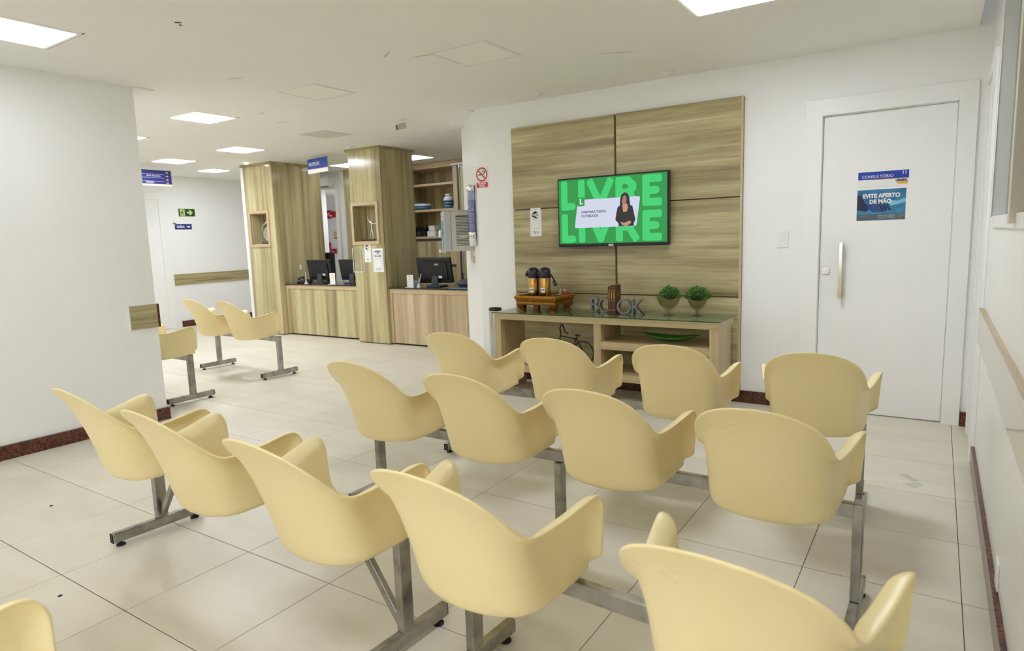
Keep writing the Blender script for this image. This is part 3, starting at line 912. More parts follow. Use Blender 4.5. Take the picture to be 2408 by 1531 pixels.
# gilded tray with scrolled feet
M_gilt = mat('gilt', lin(176, 124, 44), 0.32, metal=0.75, var=0.35, vscale=30)
M_gilt_d = mat('gilt_relief', lin(150, 100, 34), 0.38, metal=0.7, var=0.5, vscale=90)
ty = thing('footed_tray', 'ornate gilded footed tray carrying the two flasks', 'tray', (-2.84, 4.835, GZ), rad(-1))
TX, TY = 0.205, 0.165
o = MB()
prof = [(-0.030, 0.058), (-0.026, 0.072), (-0.014, 0.086), (0.0, 0.112), (0.004, 0.118), (0.004, 0.128), (-0.002, 0.138), (-0.014, 0.138), (-0.016, 0.066)]
def tray_ring(prof_):
    bm = o.bm; rings = []
    for off, z in prof_:
        rings.append([bm.verts.new((sx_ * (TX + off), sy2 * (TY + off), z)) for sx_, sy2 in ((-1, -1), (1, -1), (1, 1), (-1, 1))])
    for i in range(len(rings)):
        n = (i + 1) % len(rings)
        for k in range(4):
            bm.faces.new((rings[i][k], rings[i][(k + 1) % 4], rings[n][(k + 1) % 4], rings[n][k]))
tray_ring(prof)
o.build('rim', M_gilt, ty, smooth=False)
boxobj('base', mat('tray_floor', lin(96, 62, 26), .4), ty, -TX + .012, TX - .012, -TY + .012, TY - .012, 0.060, 0.070)
rl = MB()
n = 34
for k in range(n):
    u = -TX + 0.004 + (k + .5) / n * (2 * TX - .008)
    rl.bar((u - .005, -TY - 0.0005, 0.110), (u + .006, -TY + 0.004, 0.103), 0.004, 0.004)
    rl.bar((u - .004, -TY + 0.010, 0.098), (u + .004, -TY + 0.018, 0.078), 0.004, 0.004)
n = 27
for k in range(n):
    v = -TY + 0.004 + (k + .5) / n * (2 * TY - .008)
    rl.bar((TX + 0.0005, v - .005, 0.110), (TX - 0.004, v + .006, 0.103), 0.004, 0.004)
    rl.bar((TX - 0.010, v - .004, 0.098), (TX - 0.018, v + .004, 0.078), 0.004, 0.004)
ro = rl.build('relief', M_gilt_d, ty); ro['kind'] = 'stuff'
for sx_ in (-1, 1):
    for sy2 in (-1, 1):
        f = MB()
        x, y = sx_ * (TX - 0.045), sy2 * (TY - 0.045)
        pr = [(0.034, 0.060), (0.031, 0.044), (0.022, 0.024), (0.020, 0.012), (0.027, 0.006), (0.027, 0.0)]
        rings = []
        for hw, z in pr:
            sh = (hw - 0.030)
            rings.append([f.bm.verts.new((x + sx_ * sh * .6 + a * hw, y + sy2 * sh * .6 + b * hw, z)) for a, b in ((-1, -1), (1, -1), (1, 1), (-1, 1))])
        for i in range(len(rings) - 1):
            for k in range(4): f.bm.faces.new((rings[i][k], rings[i][(k + 1) % 4], rings[i + 1][(k + 1) % 4], rings[i + 1][k]))
        f.bm.faces.new(rings[0]); f.bm.faces.new(rings[-1])
        f.build('foot', M_gilt_d, ty)
# air-pot flasks
M_brass = mat('brushed_brass', lin(190, 150, 84), 0.26, metal=1.0, var=0.12, vscale=20)
def flask(label, x, y, word, rz):
    t = thing('air_flask', label, 'flask', (x, y, GZ + 0.0705), rz, 'brass air flasks')
    MB().lathe([(0.046, 0), (0.048, 0.003), (0.048, 0.215), (0.045, 0.222), (0, 0.222)], 36).build('body', M_brass, t, smooth=True, angle=35)
    MB().lathe([(0.050, 0.214), (0.052, 0.222), (0.052, 0.246), (0.050, 0.272), (0.042, 0.292), (0.024, 0.304), (0, 0.306)], 32).build('lid', M_black, t, smooth=True, angle=50)
    sp = MB().tube([(-0.030, -0.010, 0.262), (-0.046, -0.016, 0.258), (-0.056, -0.020, 0.246), (-0.059, -0.021, 0.230)], [0.026, 0.020, 0.013, 0.009], 12).build('spout', M_black, t, smooth=True, angle=60)
    hd = MB().tube(catmull([(0.050, 0.012, 0.240), (0.064, 0.020, 0.215), (0.080, 0.026, 0.185), (0.094, 0.028, 0.158), (0.082, 0.026, 0.146), (0.074, 0.024, 0.158), (0.066, 0.022, 0.190)], 4), 0.0065, 8).build('carry_handle', M_black, t, smooth=True)
    lb = MB()
    pts = []
    for k in range(7):
        a = rad(-128 + k * 9)
        pts.append((0.0487 * math.cos(a), 0.0487 * math.sin(a)))
    for k in range(6):
        v = [lb.bm.verts.new((*pts[k], 0.092)), lb.bm.verts.new((*pts[k + 1], 0.092)), lb.bm.verts.new((*pts[k + 1], 0.132)), lb.bm.verts.new((*pts[k], 0.132))]
        lb.bm.faces.new(v)
    lbo = lb.build('paper_label', M_paper, t)
    tx = text(word, 0.021, M_ink, None, 0, -0.0496, 0.112, bold=0.0006, sx=0.9)
    tx.parent = lbo
    m = Matrix.Rotation(rad(-11), 4, 'Z')
    for v in tx.data.vertices:      # wrap the word around the flask
        a = -math.pi / 2 + (v.co.x / 0.0495)
        a -= rad(11)
        v.co.x, v.co.y = 0.0493 * math.cos(a), 0.0493 * math.sin(a)
    return t
flask('brass air flask with black lid labelled CAFÉ, on the gilded tray', -2.925, 4.795, 'CAFÉ', rad(18))
flask('brass air flask with black lid labelled CHÁ, on the gilded tray', -2.812, 4.800, 'CHÁ', rad(10))
M_jar = glass('jar_glass', (0.9, 0.92, 0.92, 1), 0.05)
M_sugar = mat('sugar', (0.75, 0.75, 0.74, 1), 0.8, var=.2, vscale=60)
def jar(label, x, y, lid):
    t = thing('glass_jar', label, 'jar', (x, y, GZ + 0.0705), 0)
    MB().lathe([(0.026, 0), (0.030, 0.004), (0.030, 0.052), (0.026, 0.060), (0.026, 0.066)], 24, flute=.03, nfl=12).build('body', M_jar, t, smooth=True)
    MB().lathe([(0.0, 0.004), (0.026, 0.005), (0.026, 0.042), (0, 0.044)], 16).build('contents', M_sugar, t, smooth=True)
    if lid:
        MB().lathe([(0.030, 0.066), (0.031, 0.070), (0.024, 0.076), (0, 0.077)], 22).build('lid', M_chrome, t, smooth=True, angle=40)
        MB().tube([(0.004, 0, 0.077), (0.010, 0, 0.122)], [0.0035, 0.0028], 8).build('spoon', M_whitepl, t)
    else:
        MB().lathe([(0.0285, 0.064), (0.029, 0.070), (0, 0.071)], 22).build('lid', M_jar, t)
    return t
jar('small faceted glass jar right of the tea flask on the tray', -2.722, 4.745, False)
jar('glass jar with metal lid and white spoon on the tray', -2.690, 4.830, True)
bt = thing('sweetener_bottle', 'small sweetener bottle with a red cap and white nozzle on the tray', 'bottle', (-2.690, 4.925, GZ + 0.0705))
MB().lathe([(0.022, 0), (0.024, 0.004), (0.023, 0.040), (0.015, 0.062), (0.012, 0.070)], 20).build('body', M_jar, bt, smooth=True)
MB().lathe([(0.0245, 0.012), (0.0245, 0.040)], 20).build('paper_label', M_red, bt, smooth=True)
MB().lathe([(0.015, 0.068), (0.015, 0.086), (0.006, 0.090), (0, 0.090)], 18).build('cap', M_red, bt, smooth=True, angle=40)
MB().lathe([(0.006, 0.089), (0.0045, 0.108), (0, 0.110)], 12).build('nozzle', M_whitepl, bt, smooth=True)

# letter bookends and books
M_pewter = mat('grey_metal', (0.20, 0.20, 0.20, 1), 0.38, metal=0.7, var=.15, vscale=25)
def bookend(label, letters, x, y, sx_):
    t = thing('letter_bookend', label, 'bookend', (x, y, GZ), rad(0))
    for ch_, dx in letters:
        o = text(ch_, 0.168, M_pewter, t, dx, 0, 0.0585, bold=0.0, ext=0.021, name='letter', res=6)
        me = o.data
        zmin = min(v.co.z for v in me.vertices); zmax = max(v.co.z for v in me.vertices)
        for v in me.vertices: v.co.z = (v.co.z - zmin) / (zmax - zmin) * 0.122
    MB().bar((sx_[0], 0, 0.046), (sx_[1], 0, 0.046), 0.03, 0.008).build('link', M_pewter, t)
    return t
bookend('grey metal letters B and O standing left of the brown books', (('B', -0.048), ('O', 0.050)), -2.326, 4.875, (-0.012, 0.006))
bookend('grey metal letters O and K standing right of the brown books', (('O', -0.052), ('K', 0.056)), -2.018, 4.785, (-0.006, 0.020))
M_book = mat('brown_leather', lin(84, 46, 28), 0.5, var=.2, vscale=14)
M_pages = mat('page_edges', lin(205, 190, 150), 0.8, var=.1, vscale=80)
M_gild = mat('gold_foil', lin(170, 128, 58), 0.4, metal=.5)
for k, (lab) in enumerate(('left of three brown leather books between the letter bookends', 'middle of three brown leather books between the letter bookends', 'right of three brown leather books, its cover facing the room')):
    t = thing('book', lab, 'book', (-2.196 + k * 0.0215, 4.765, GZ), rad(8.7), 'brown books on the console')
    hgt = 0.222 + 0.004 * k
    cv = MB(); cv.box(-0.0105, -0.0080, 0, 0.165, 0, hgt); cv.box(0.0080, 0.0105, 0, 0.165, 0, hgt); cv.box(-0.0105, 0.0105, -0.003, 0.001, 0, hgt)
    cv.build('cover', M_book, t, 0.0012, 1)
    boxobj('pages', M_pages, t, -0.0080, 0.0080, 0.001, 0.160, 0.003, hgt - 0.003)
    bd = MB()
    for z in (0.03, 0.105, 0.19): bd.box(-0.0107, 0.0107, -0.0036, -0.0028, z, z + 0.004)
    bd.box(-0.004, 0.004, -0.0036, -0.0028, 0.12, 0.18)
    bd.build('spine_bands', M_gild, t)
    if k == 2:
        gl_ = MB()
        for z, a, b in ((.165, .04, .11), (.150, .04, .105), (.137, .05, .10)): gl_.box(0.0105, 0.0110, a, b, z, z + .006)
        gl_.build('cover_tooling', M_gild, t)

# footed glass bowls with greenery
M_bowl = glass('smoky_glass', (0.80, 0.79, 0.70, 1), 0.08)
M_leaf = [mat('leaf_%d' % k, c, 0.55) for k, c in enumerate((lin(52, 92, 30), lin(74, 122, 44), lin(96, 146, 60), lin(34, 66, 24)))]
def bowl(label, x, y, r, h):
    t = thing('footed_bowl', label, 'bowl', (x, y, GZ), 0, 'footed glass bowls')
    MB().lathe([(r * .16, 0.040), (r * .30, 0.046), (r * .62, 0.070), (r * .82, 0.100), (r * .96, 0.135), (r * 1.08, h), (r * 1.04, h), (r * .92, 0.135), (r * .78, 0.102), (r * .58, 0.075), (0, 0.052)], 48, flute=.025, nfl=16).build('cup', M_bowl, t, smooth=True)
    MB().lathe([(r * .52, 0.0), (r * .52, 0.003), (r * .20, 0.010), (r * .13, 0.022), (r * .17, 0.032), (r * .14, 0.040), (0, 0.041)], 32).build('stem', M_bowl, t, smooth=True)
    return t
def greenery(label, x, y, z, r, h, seed, lo_=-0.05):
    rnd = random.Random(seed)
    t = thing('green_plant', label, 'plant', (x, y, z), 0, 'tufted artificial plants')
    MB().ball((0, 0, 0.026), (r * .70, r * .70, h * .50), 16).build('core', M_leaf[3], t, smooth=True)
    bms = [MB() for _ in range(3)]
    for k in range(900):
        a = rnd.uniform(0, 2 * math.pi); el = math.asin(rnd.uniform(lo_, 1.0))
        q = rnd.uniform(.72, 1.02)
        bump = 1 + .16 * math.sin(3 * a + seed) * math.cos(el) + (.22 if seed == 1 and abs(a - 2.4) < .5 and el > .7 else 0)
        p = Vector((math.cos(a) * math.cos(el) * r * q, math.sin(a) * math.cos(el) * r * q, 0.012 + math.sin(el) * h * q * bump))
        nrm = Vector((p.x, p.y, p.z + .02)).normalized()
        d = (nrm + Vector((rnd.uniform(-.6, .6), rnd.uniform(-.6, .6), rnd.uniform(-.2, .7)))).normalized()
        sd_ = d.cross(Vector((rnd.uniform(-1, 1), rnd.uniform(-1, 1), rnd.uniform(-1, 1)))).normalized()
        L_ = rnd.uniform(.010, .018); w_ = L_ * .28
        m = bms[k % 3].bm
        v = [m.verts.new(p), m.verts.new(p + d * L_ * .5 + sd_ * w_), m.verts.new(p + d * L_), m.verts.new(p + d * L_ * .5 - sd_ * w_)]
        m.faces.new(v)
    for k, b in enumerate(bms):
        me = bpy.data.meshes.new('leaves'); b.bm.to_mesh(me); b.bm.free(); me.materials.append(M_leaf[k])
        o = bpy.data.objects.new('leaves', me); COL.objects.link(o); o.parent = t; o['kind'] = 'stuff'
    return t
bowl('larger footed fluted glass bowl, left of the pair on the console', -1.723, 4.825, 0.092, 0.148)
bowl('smaller footed fluted glass bowl, right of the pair on the console', -1.512, 4.865, 0.078, 0.138)
greenery('green tufted plant with a peak, in the larger glass bowl', -1.713, 4.825, GZ + 0.133, 0.080, 0.072, 1)
greenery('rounded green tufted plant in the smaller glass bowl', -1.508, 4.865, GZ + 0.128, 0.090, 0.078, 2, -0.18)

# bicycle ornament
bi = thing('bicycle_ornament', 'black wire bicycle ornament in the left shelf opening', 'ornament', (-2.585, 4.84, 0.2505), rad(-4))
M_iron = mat('black_iron', (0.008, 0.008, 0.008, 1), 0.5)
def wheel(x, name):
    m = MB()
    pts = [(x + 0.098 * math.cos(2 * math.pi * k / 32), 0, 0.102 + 0.098 * math.sin(2 * math.pi * k / 32)) for k in range(33)]
    m.tube(pts, 0.0055, 6)
    for k in range(10):
        a = 2 * math.pi * k / 10
        m.tube([(x, 0, 0.102), (x + 0.096 * math.cos(a), 0, 0.102 + 0.096 * math.sin(a))], 0.0013, 4)
    return m.build(name, M_iron, bi)
wheel(-0.15, 'wheel'); wheel(0.115, 'wheel')
fr = MB()
for a, b in (((-0.15, 0.102), (-0.108, 0.262)), ((-0.115, 0.235), (0.046, 0.215)), ((-0.124, 0.205), (-0.005, 0.100)), ((-0.005, 0.100), (0.046, 0.225)), ((0.046, 0.218), (0.115, 0.102)), ((-0.005, 0.100), (0.115, 0.102)), ((0.046, 0.215), (0.058, 0.245))):
    fr.tube([(a[0], 0, a[1]), (b[0], 0, b[1])], 0.0055, 7)
fr.build('frame', M_iron, bi)
MB().tube(catmull([(-0.108, 0, 0.255), (-0.118, 0.0, 0.300), (-0.095, 0.0, 0.335), (-0.078, 0.0, 0.300), (-0.068, 0, 0.272), (-0.035, 0, 0.258)], 5), 0.006, 8).build('handlebar', M_iron, bi, smooth=True)
MB().prism([(0.035, 0.246), (0.075, 0.240), (0.085, 0.250), (0.045, 0.258)], -0.012, 0.012).build('saddle', M_iron, bi, 0.003)
MB().lathe([(0.022, -0.004), (0.022, 0.004)], 14).build('chainring', M_iron, bi).matrix_local = Matrix.Translation((-0.005, 0.006, 0.100)) @ Matrix.Rotation(rad(90), 4, 'X')

# green leaf-shaped dish on the shelf
gd = MB()
M_gdish = mat('green_glaze', lin(74, 132, 38), 0.3, var=.12, vscale=8)
na, nb = 26, 10
rows = []
for a in range(na + 1):
    u = a / na * 2 - 1
    w_ = 0.085 * (1 - u * u) ** 0.75 + 0.002
    zc = 0.055 * abs(u) ** 2.2
    row = []
    for b in range(nb + 1):
        v = b / nb * 2 - 1
        row.append(gd.bm.verts.new((u * 0.225, v * w_, 0.002 + zc + 0.032 * v * v * (1 - abs(u) ** 3))))
    rows.append(row)
for a in range(na):
    for b in range(nb):
        gd.bm.faces.new((rows[a][b], rows[a + 1][b], rows[a + 1][b + 1], rows[a][b + 1]))
go_ = gd.build('leaf_dish', M_gdish, None, smooth=True)
so_ = go_.modifiers.new('s', 'SOLIDIFY'); so_.thickness = 0.005; so_.offset = 1.0
bake(go_); go_.data.polygons.foreach_set('use_smooth', [True] * len(go_.data.polygons))
go_.location = (-1.70, 4.80, 0.5045); go_.rotation_euler = (0, 0, rad(3))
tag(go_, 'long green leaf shaped dish lying on the console shelf', 'dish')

# chrome bin beside the console
bn = thing('chrome_bin', 'narrow chrome cylinder bin standing left of the console', 'bin', (-3.345, 4.80, 0))
MB().lathe([(0.056, 0.0), (0.058, 0.004), (0.058, 0.700), (0.055, 0.700), (0.055, 0.05), (0, 0.05)], 32).build('body', mat('bin_steel', (0.55, 0.54, 0.52, 1), 0.2, metal=1.0), bn, smooth=True, angle=40)
MB().lathe([(0.0595, 0.690), (0.0595, 0.712), (0.052, 0.714), (0.052, 0.69)], 32).build('rim', M_black, bn, smooth=True, angle=40)

# ------------------------------------------------------------------ television
tv = thing('television', 'wall television showing a green LIVRE screen with a presenter', 'television', (-2.288, 5.012, 1.245), rad(0))
TW, TH = 1.000, 0.585
bz = MB()
bz.box(-TW / 2, TW / 2, 0, 0.045, 0, TH)
bz.build('casing', M_black, tv, 0.004, 1)
boxobj('wall_mount', M_dgrey, tv, -0.2, 0.2, 0.045, 0.077, 0.12, 0.46)
boxobj('badge', mat('badge_silver', (0.6, 0.56, 0.58, 1), .4), tv, -0.022, 0.022, -0.002, 0.004, 0.0, 0.018, 0.001)
def tvcol(n, r, g_, b): return emis('screen_' + n, lin(r, g_, b), 0.54)
S_green = tvcol('green', 8, 146, 58); S_let = tvcol('letter', 50, 205, 110); S_white = tvcol('white', 206, 212, 232); S_badge = tvcol('badge', 20, 150, 64)
S_black = tvcol('black', 8, 8, 12); S_skin = tvcol('skin', 196, 142, 118); S_ink = tvcol('ink', 42, 48, 84); S_wl = tvcol('wl', 235, 240, 248); S_face = tvcol('face', 168, 118, 106)
X0, X1, Z0, Z1 = -0.486, 0.486, 0.026, 0.571
scr = boxobj('screen', S_green, tv, X0, X1, -0.0012, 0.002, Z0, Z1)
SW, SH = X1 - X0, Z1 - Z0
def sp(u, v): return (X0 + u * SW, Z0 + v * SH)      # u from left, v from bottom
def rr(u0, u1, v0, v1, r, mat_, y0, y1, name, sk=0.0):
    a, b = sp(u0, v0); c, d = sp(u1, v1)
    P = []
    for cx_, cz_, s0 in ((c - r, d - r, 0), (a + r, d - r, 90), (a + r, b + r, 180), (c - r, b + r, 270)):
        for k in range(5):
            t_ = rad(s0 + k * 22.5)
            P.append((cx_ + r * math.cos(t_) + sk * ((cz_ + r * math.sin(t_)) - b) / (d - b), cz_ + r * math.sin(t_)))
    return MB().prism(P, y1, y0).build(name, mat_, scr)
def strokes(lines, wdt, name, mat_=S_let):
    """one letter drawn with thick rounded strokes"""
    m = MB()
    for n_, (p, q) in enumerate(lines):
        p = Vector(sp(*p)); q = Vector(sp(*q))
        d = (q - p); L_ = d.length; d.normalize(); nn = Vector((-d.y, d.x)); h_ = wdt / 2
        r = 0.017 if L_ > 0.085 else h_ * 0.98
        loc_ = []
        for ax, ay, s0 in ((L_ + h_ - r, h_ - r, 0), (-h_ + r, h_ - r, 90), (-h_ + r, -h_ + r, 180), (L_ + h_ - r, -h_ + r, 270)):
            for k in range(4):
                t_ = rad(s0 + k * 30)
                loc_.append((ax + r * math.cos(t_), ay + r * math.sin(t_)))
        P = [(p.x + d.x * a + nn.x * b, p.y + d.y * a + nn.y * b) for a, b in loc_]
        m.prism(P, -0.0022 - 0.00002 * n_, -0.0013)
    return m.build(name, mat_, scr)
LW = 0.062
for base, nm in ((0.53, 'a'), (0.02, 'b')):
    t0, b0 = base + 0.395, base + 0.055
    mid = (t0 + b0) / 2
    hu = LW / SW / 2; hv = LW / SH / 2
    strokes([((0.055, t0), (0.055, b0)), ((0.055, b0), (0.135, b0))], LW, 'letter')
    strokes([((0.225, t0), (0.225, b0))], LW, 'letter')
    strokes([((0.315, t0), (0.405, b0)), ((0.405, b0), (0.495, t0))], LW, 'letter')
    strokes([((0.580, t0), (0.580, b0)), ((0.580, t0), (0.66, t0)), ((0.66, t0), (0.705, t0 - .075)), ((0.705, t0 - .075), (0.705, mid + .055)), ((0.705, mid + .055), (0.66, mid - .01)), ((0.66, mid - .01), (0.580, mid - .01)), ((0.665, mid), (0.725, b0))], LW, 'letter')
    strokes([((0.820, t0), (0.820, b0)), ((0.820, t0), (0.925, t0)), ((0.820, mid), (0.905, mid)), ((0.820, b0), (0.925, b0))], LW, 'letter')
rr(0.155, 0.735, 0.245, 0.680, 0.016, S_white, -0.0026, -0.0032, 'caption_card', 0.034)
rr(0.185, 0.255, 0.580, 0.715, 0.004, S_badge, -0.0033, -0.0038, 'caption_badge')
a, b = sp(0.222, 0.648)
text('L', 0.062, S_wl, scr, a, -0.0042, b, bold=0.002, ext=0.0003, name='badge_letter')
a, b = sp(0.222, 0.485)
text('LIVRE PARA TODOS', 0.0275, S_ink, scr, a, -0.0036, b, 'LEFT', bold=0.0006, sx=0.93, name='caption')
a, b = sp(0.222, 0.425)
text('OS PÚBLICOS', 0.0275, S_ink, scr, a, -0.0036, b, 'LEFT', bold=0.0006, sx=0.93, name='caption')
def flat(pts, mat_, y, name): return MB().prism([sp(*p) for p in pts], y, y + 0.0004).build(name, mat_, scr)
def ell(u, v, a, b, n=18): return [(u + a * math.cos(2 * math.pi * k / n), v + b * math.sin(2 * math.pi * k / n)) for k in range(n)]
flat([(0.585, 0.47), (0.592, 0.66), (0.605, 0.72), (0.63, 0.748), (0.655, 0.735), (0.672, 0.69), (0.682, 0.55), (0.70, 0.55), (0.715, 0.43), (0.728, 0.34), (0.712, 0.29), (0.715, 0.248), (0.575, 0.248), (0.575, 0.29), (0.545, 0.345), (0.556, 0.46), (0.566, 0.53), (0.588, 0.56)], S_black, -0.0042, 'presenter_clothes')
flat([(0.612, 0.575), (0.652, 0.585), (0.668, 0.54), (0.65, 0.465), (0.618, 0.455), (0.612, 0.53)], S_skin, -0.0046, 'presenter_neck')
flat(ell(0.626, 0.643, 0.024, 0.070), S_face, -0.0050, 'presenter_face')
flat([(0.592, 0.50), (0.590, 0.62), (0.602, 0.715), (0.632, 0.752), (0.662, 0.725), (0.676, 0.62), (0.684, 0.49), (0.664, 0.50), (0.655, 0.60), (0.650, 0.66), (0.634, 0.708), (0.614, 0.68), (0.604, 0.62), (0.606, 0.52)], S_black, -0.0054, 'presenter_hair')
for du in (-0.010, 0.010): flat(ell(0.627 + du, 0.655, 0.0045, 0.007, 8), S_black, -0.0054, 'presenter_eye')
flat(ell(0.627, 0.608, 0.008, 0.005, 8), tvcol('lip', 140, 70, 70), -0.0054, 'presenter_mouth')
flat([(0.590, 0.318), (0.618, 0.300), (0.640, 0.302), (0.672, 0.325), (0.690, 0.315), (0.684, 0.285), (0.655, 0.255), (0.632, 0.250), (0.606, 0.270)], S_skin, -0.0048, 'presenter_hands')
fg = MB()
for k in range(4):
    p = sp(0.612 + .010 * k, 0.298 - .006 * k); q = sp(0.632 + .010 * k, 0.262 - .001 * k)
    fg.bar((p[0], -0.0052, p[1]), (q[0], -0.0052, q[1]), 0.0008, 0.0012, up=(0.4, 0, 1))
fg.build('presenter_fingers', S_face, scr)

# ------------------------------------------------------------------ notices on the wall, door and cladding
def sign(name, label, x, y, z, w_, h_, m, rz=0.0, cat='sign', th=0.003, group=None):
    t = thing(name, label, cat, (x, y, z), rz, group)
    p = boxobj('plate', m, t, -w_ / 2, w_ / 2, -th, 0, -h_ / 2, h_ / 2, 0.0005)
    return t, p
def pl(parent, m, x0, x1, z0, z1, name='print', y=-0.0036, th=0.0003): return boxobj(name, m, parent, x0, x1, y - th, y, z0, z1)
# room plate
t, p = sign('room_sign', 'blue and white room plate reading CONSULTÓRIO 11 on the door', -0.330, YW + 0.022, 1.656, 0.300, 0.104, M_paper)
pl(p, M_blue2, -0.150, 0.150, 0.000, 0.052)
pl(p, M_gold_print, -0.068, 0.150, -0.0035, 0.0)
text('CONSULTÓRIO', 0.0275, M_paper, p, -0.128, -0.0044, 0.018, 'LEFT', sx=0.98)
text('11', 0.030, M_paper, p, 0.124, -0.0044, 0.034, bold=0.0006)
MB().prism([(0.078, -0.018), (0.146, -0.018), (0.146, -0.036), (0.140, -0.040), (0.092, -0.040), (0.084, -0.034)], -0.0040, -0.0036).build('print', M_gold_print, p)
text('URMEC', 0.0205, M_blue, p, 0.108, -0.0046, -0.0145, bold=0.0009)
# handshake poster
def poster_mat():
    m, nt, b = base_mat('poster_blue')
    N, L = nt.nodes, nt.links
    tc = N.new('ShaderNodeTexCoord')
    n1 = N.new('ShaderNodeTexNoise'); n1.inputs['Scale'].default_value = 9; n1.inputs['Detail'].default_value = 4
    L.new(tc.outputs['Object'], n1.inputs['Vector'])
    rp = N.new('ShaderNodeValToRGB'); e = rp.color_ramp.elements
    e[0].position = .35; e[0].color = lin(18, 84, 138); e[1].position = .68; e[1].color = lin(58, 142, 182)
    L.new(n1.outputs['Fac'], rp.inputs[0]); L.new(rp.outputs[0], b.inputs['Base Color'])
    setin(b, Roughness=.4)
    return m
t, p = sign('door_poster', 'blue handshake poster reading EVITE APERTO DE MÃO on the door', -0.336, YW + 0.022, 1.484, 0.290, 0.208, poster_mat(), cat='poster', th=0.002)
M_pd = mat('poster_dark', lin(20, 34, 70), .45); M_pm = mat('poster_mid', lin(36, 70, 128), .45); M_pl2 = mat('poster_light', lin(120, 190, 214), .45); M_pg = mat('poster_grey', lin(84, 100, 110), .45, var=.35, vscale=70); M_pgt = mat('poster_grey_text', lin(134, 150, 156), .5)
def pp(P, m, y, name='print'): return MB().prism(P, -y - .0002, -y).build(name, m, p)
pp([(-0.145, 0.072), (-0.115, 0.060), (-0.098, 0.018), (-0.075, -0.004), (-0.070, -0.030), (-0.092, -0.046), (-0.145, -0.030)], M_pd, .0022)
pp([(-0.080, 0.010), (-0.035, 0.024), (0.020, 0.020), (0.052, 0.0), (0.048, -0.022), (0.030, -0.034), (0.020, -0.050), (-0.050, -0.052), (-0.060, -0.036), (-0.082, -0.026)], M_pm, .0024)
pp([(0.048, 0.030), (0.098, 0.022), (0.145, 0.040), (0.145, 0.012), (0.100, 0.000), (0.060, -0.010), (0.044, 0.004)], M_pl2, .0023)
for k in range(3):
    x = -0.012 + .022 * k
    pp([(x, 0.0 - .004 * k), (x + .012, -0.002 - .004 * k), (x + .030, -0.038), (x + .020, -0.046)], M_pd, .0027)
pl(p, M_pg, -0.145, 0.145, -0.104, -0.062, y=-0.0022)
text('EVITE APERTO', 0.0375, M_paper, p, 0.0, -0.0034, 0.060, bold=0.0017, sx=0.92)
text('DE MÃO', 0.0375, M_paper, p, -0.004, -0.0034, 0.021, bold=0.0017, sx=0.92)
text('COVID', 0.034, M_pgt, p, 0.036, -0.0028, -0.082, bold=0.0012)
text('-19', 0.034, M_pgt, p, 0.115, -0.0028, -0.082)
# no smoking
t, p = sign('no_smoking_sign', 'red and white no smoking sign reading PROIBIDO FUMAR on the white wall', -3.666, YW, 1.921, 0.150, 0.204, M_paper)
MB().ring(0, 0.026, -0.0040, -0.0034, 0.066, 0.053, 40).build('print', M_red, p)
boxobj('print', M_ink, p, -0.040, 0.020, -0.0040, -0.0034, 0.020, 0.029)
boxobj('print', M_frame_trim, p, 0.021, 0.036, -0.0040, -0.0034, 0.020, 0.029)
MB().tube(catmull([(0.022, -0.0037, 0.034), (0.030, -0.0037, 0.044), (0.016, -0.0037, 0.052), (0.008, -0.0037, 0.060)], 4), 0.0028, 5).build('print', M_ink, p)
MB().tube(catmull([(0.034, -0.0037, 0.034), (0.040, -0.0037, 0.048), (0.026, -0.0037, 0.056), (0.020, -0.0037, 0.066)], 4), 0.0024, 5).build('print', M_ink, p)
MB().bar((-0.040, -0.0043, 0.066), (0.040, -0.0043, -0.014), 0.0006, 0.012, up=(1, 0, 1)).build('print', M_red, p)
pl(p, M_red, -0.066, 0.066, -0.095, -0.047, y=-0.0034)
text('PROIBIDO', 0.0225, M_paper, p, 0, -0.0042, -0.0605, bold=0.0007, sx=.95)
text('FUMAR', 0.0225, M_paper, p, 0, -0.0042, -0.0820, bold=0.0007, sx=.95)
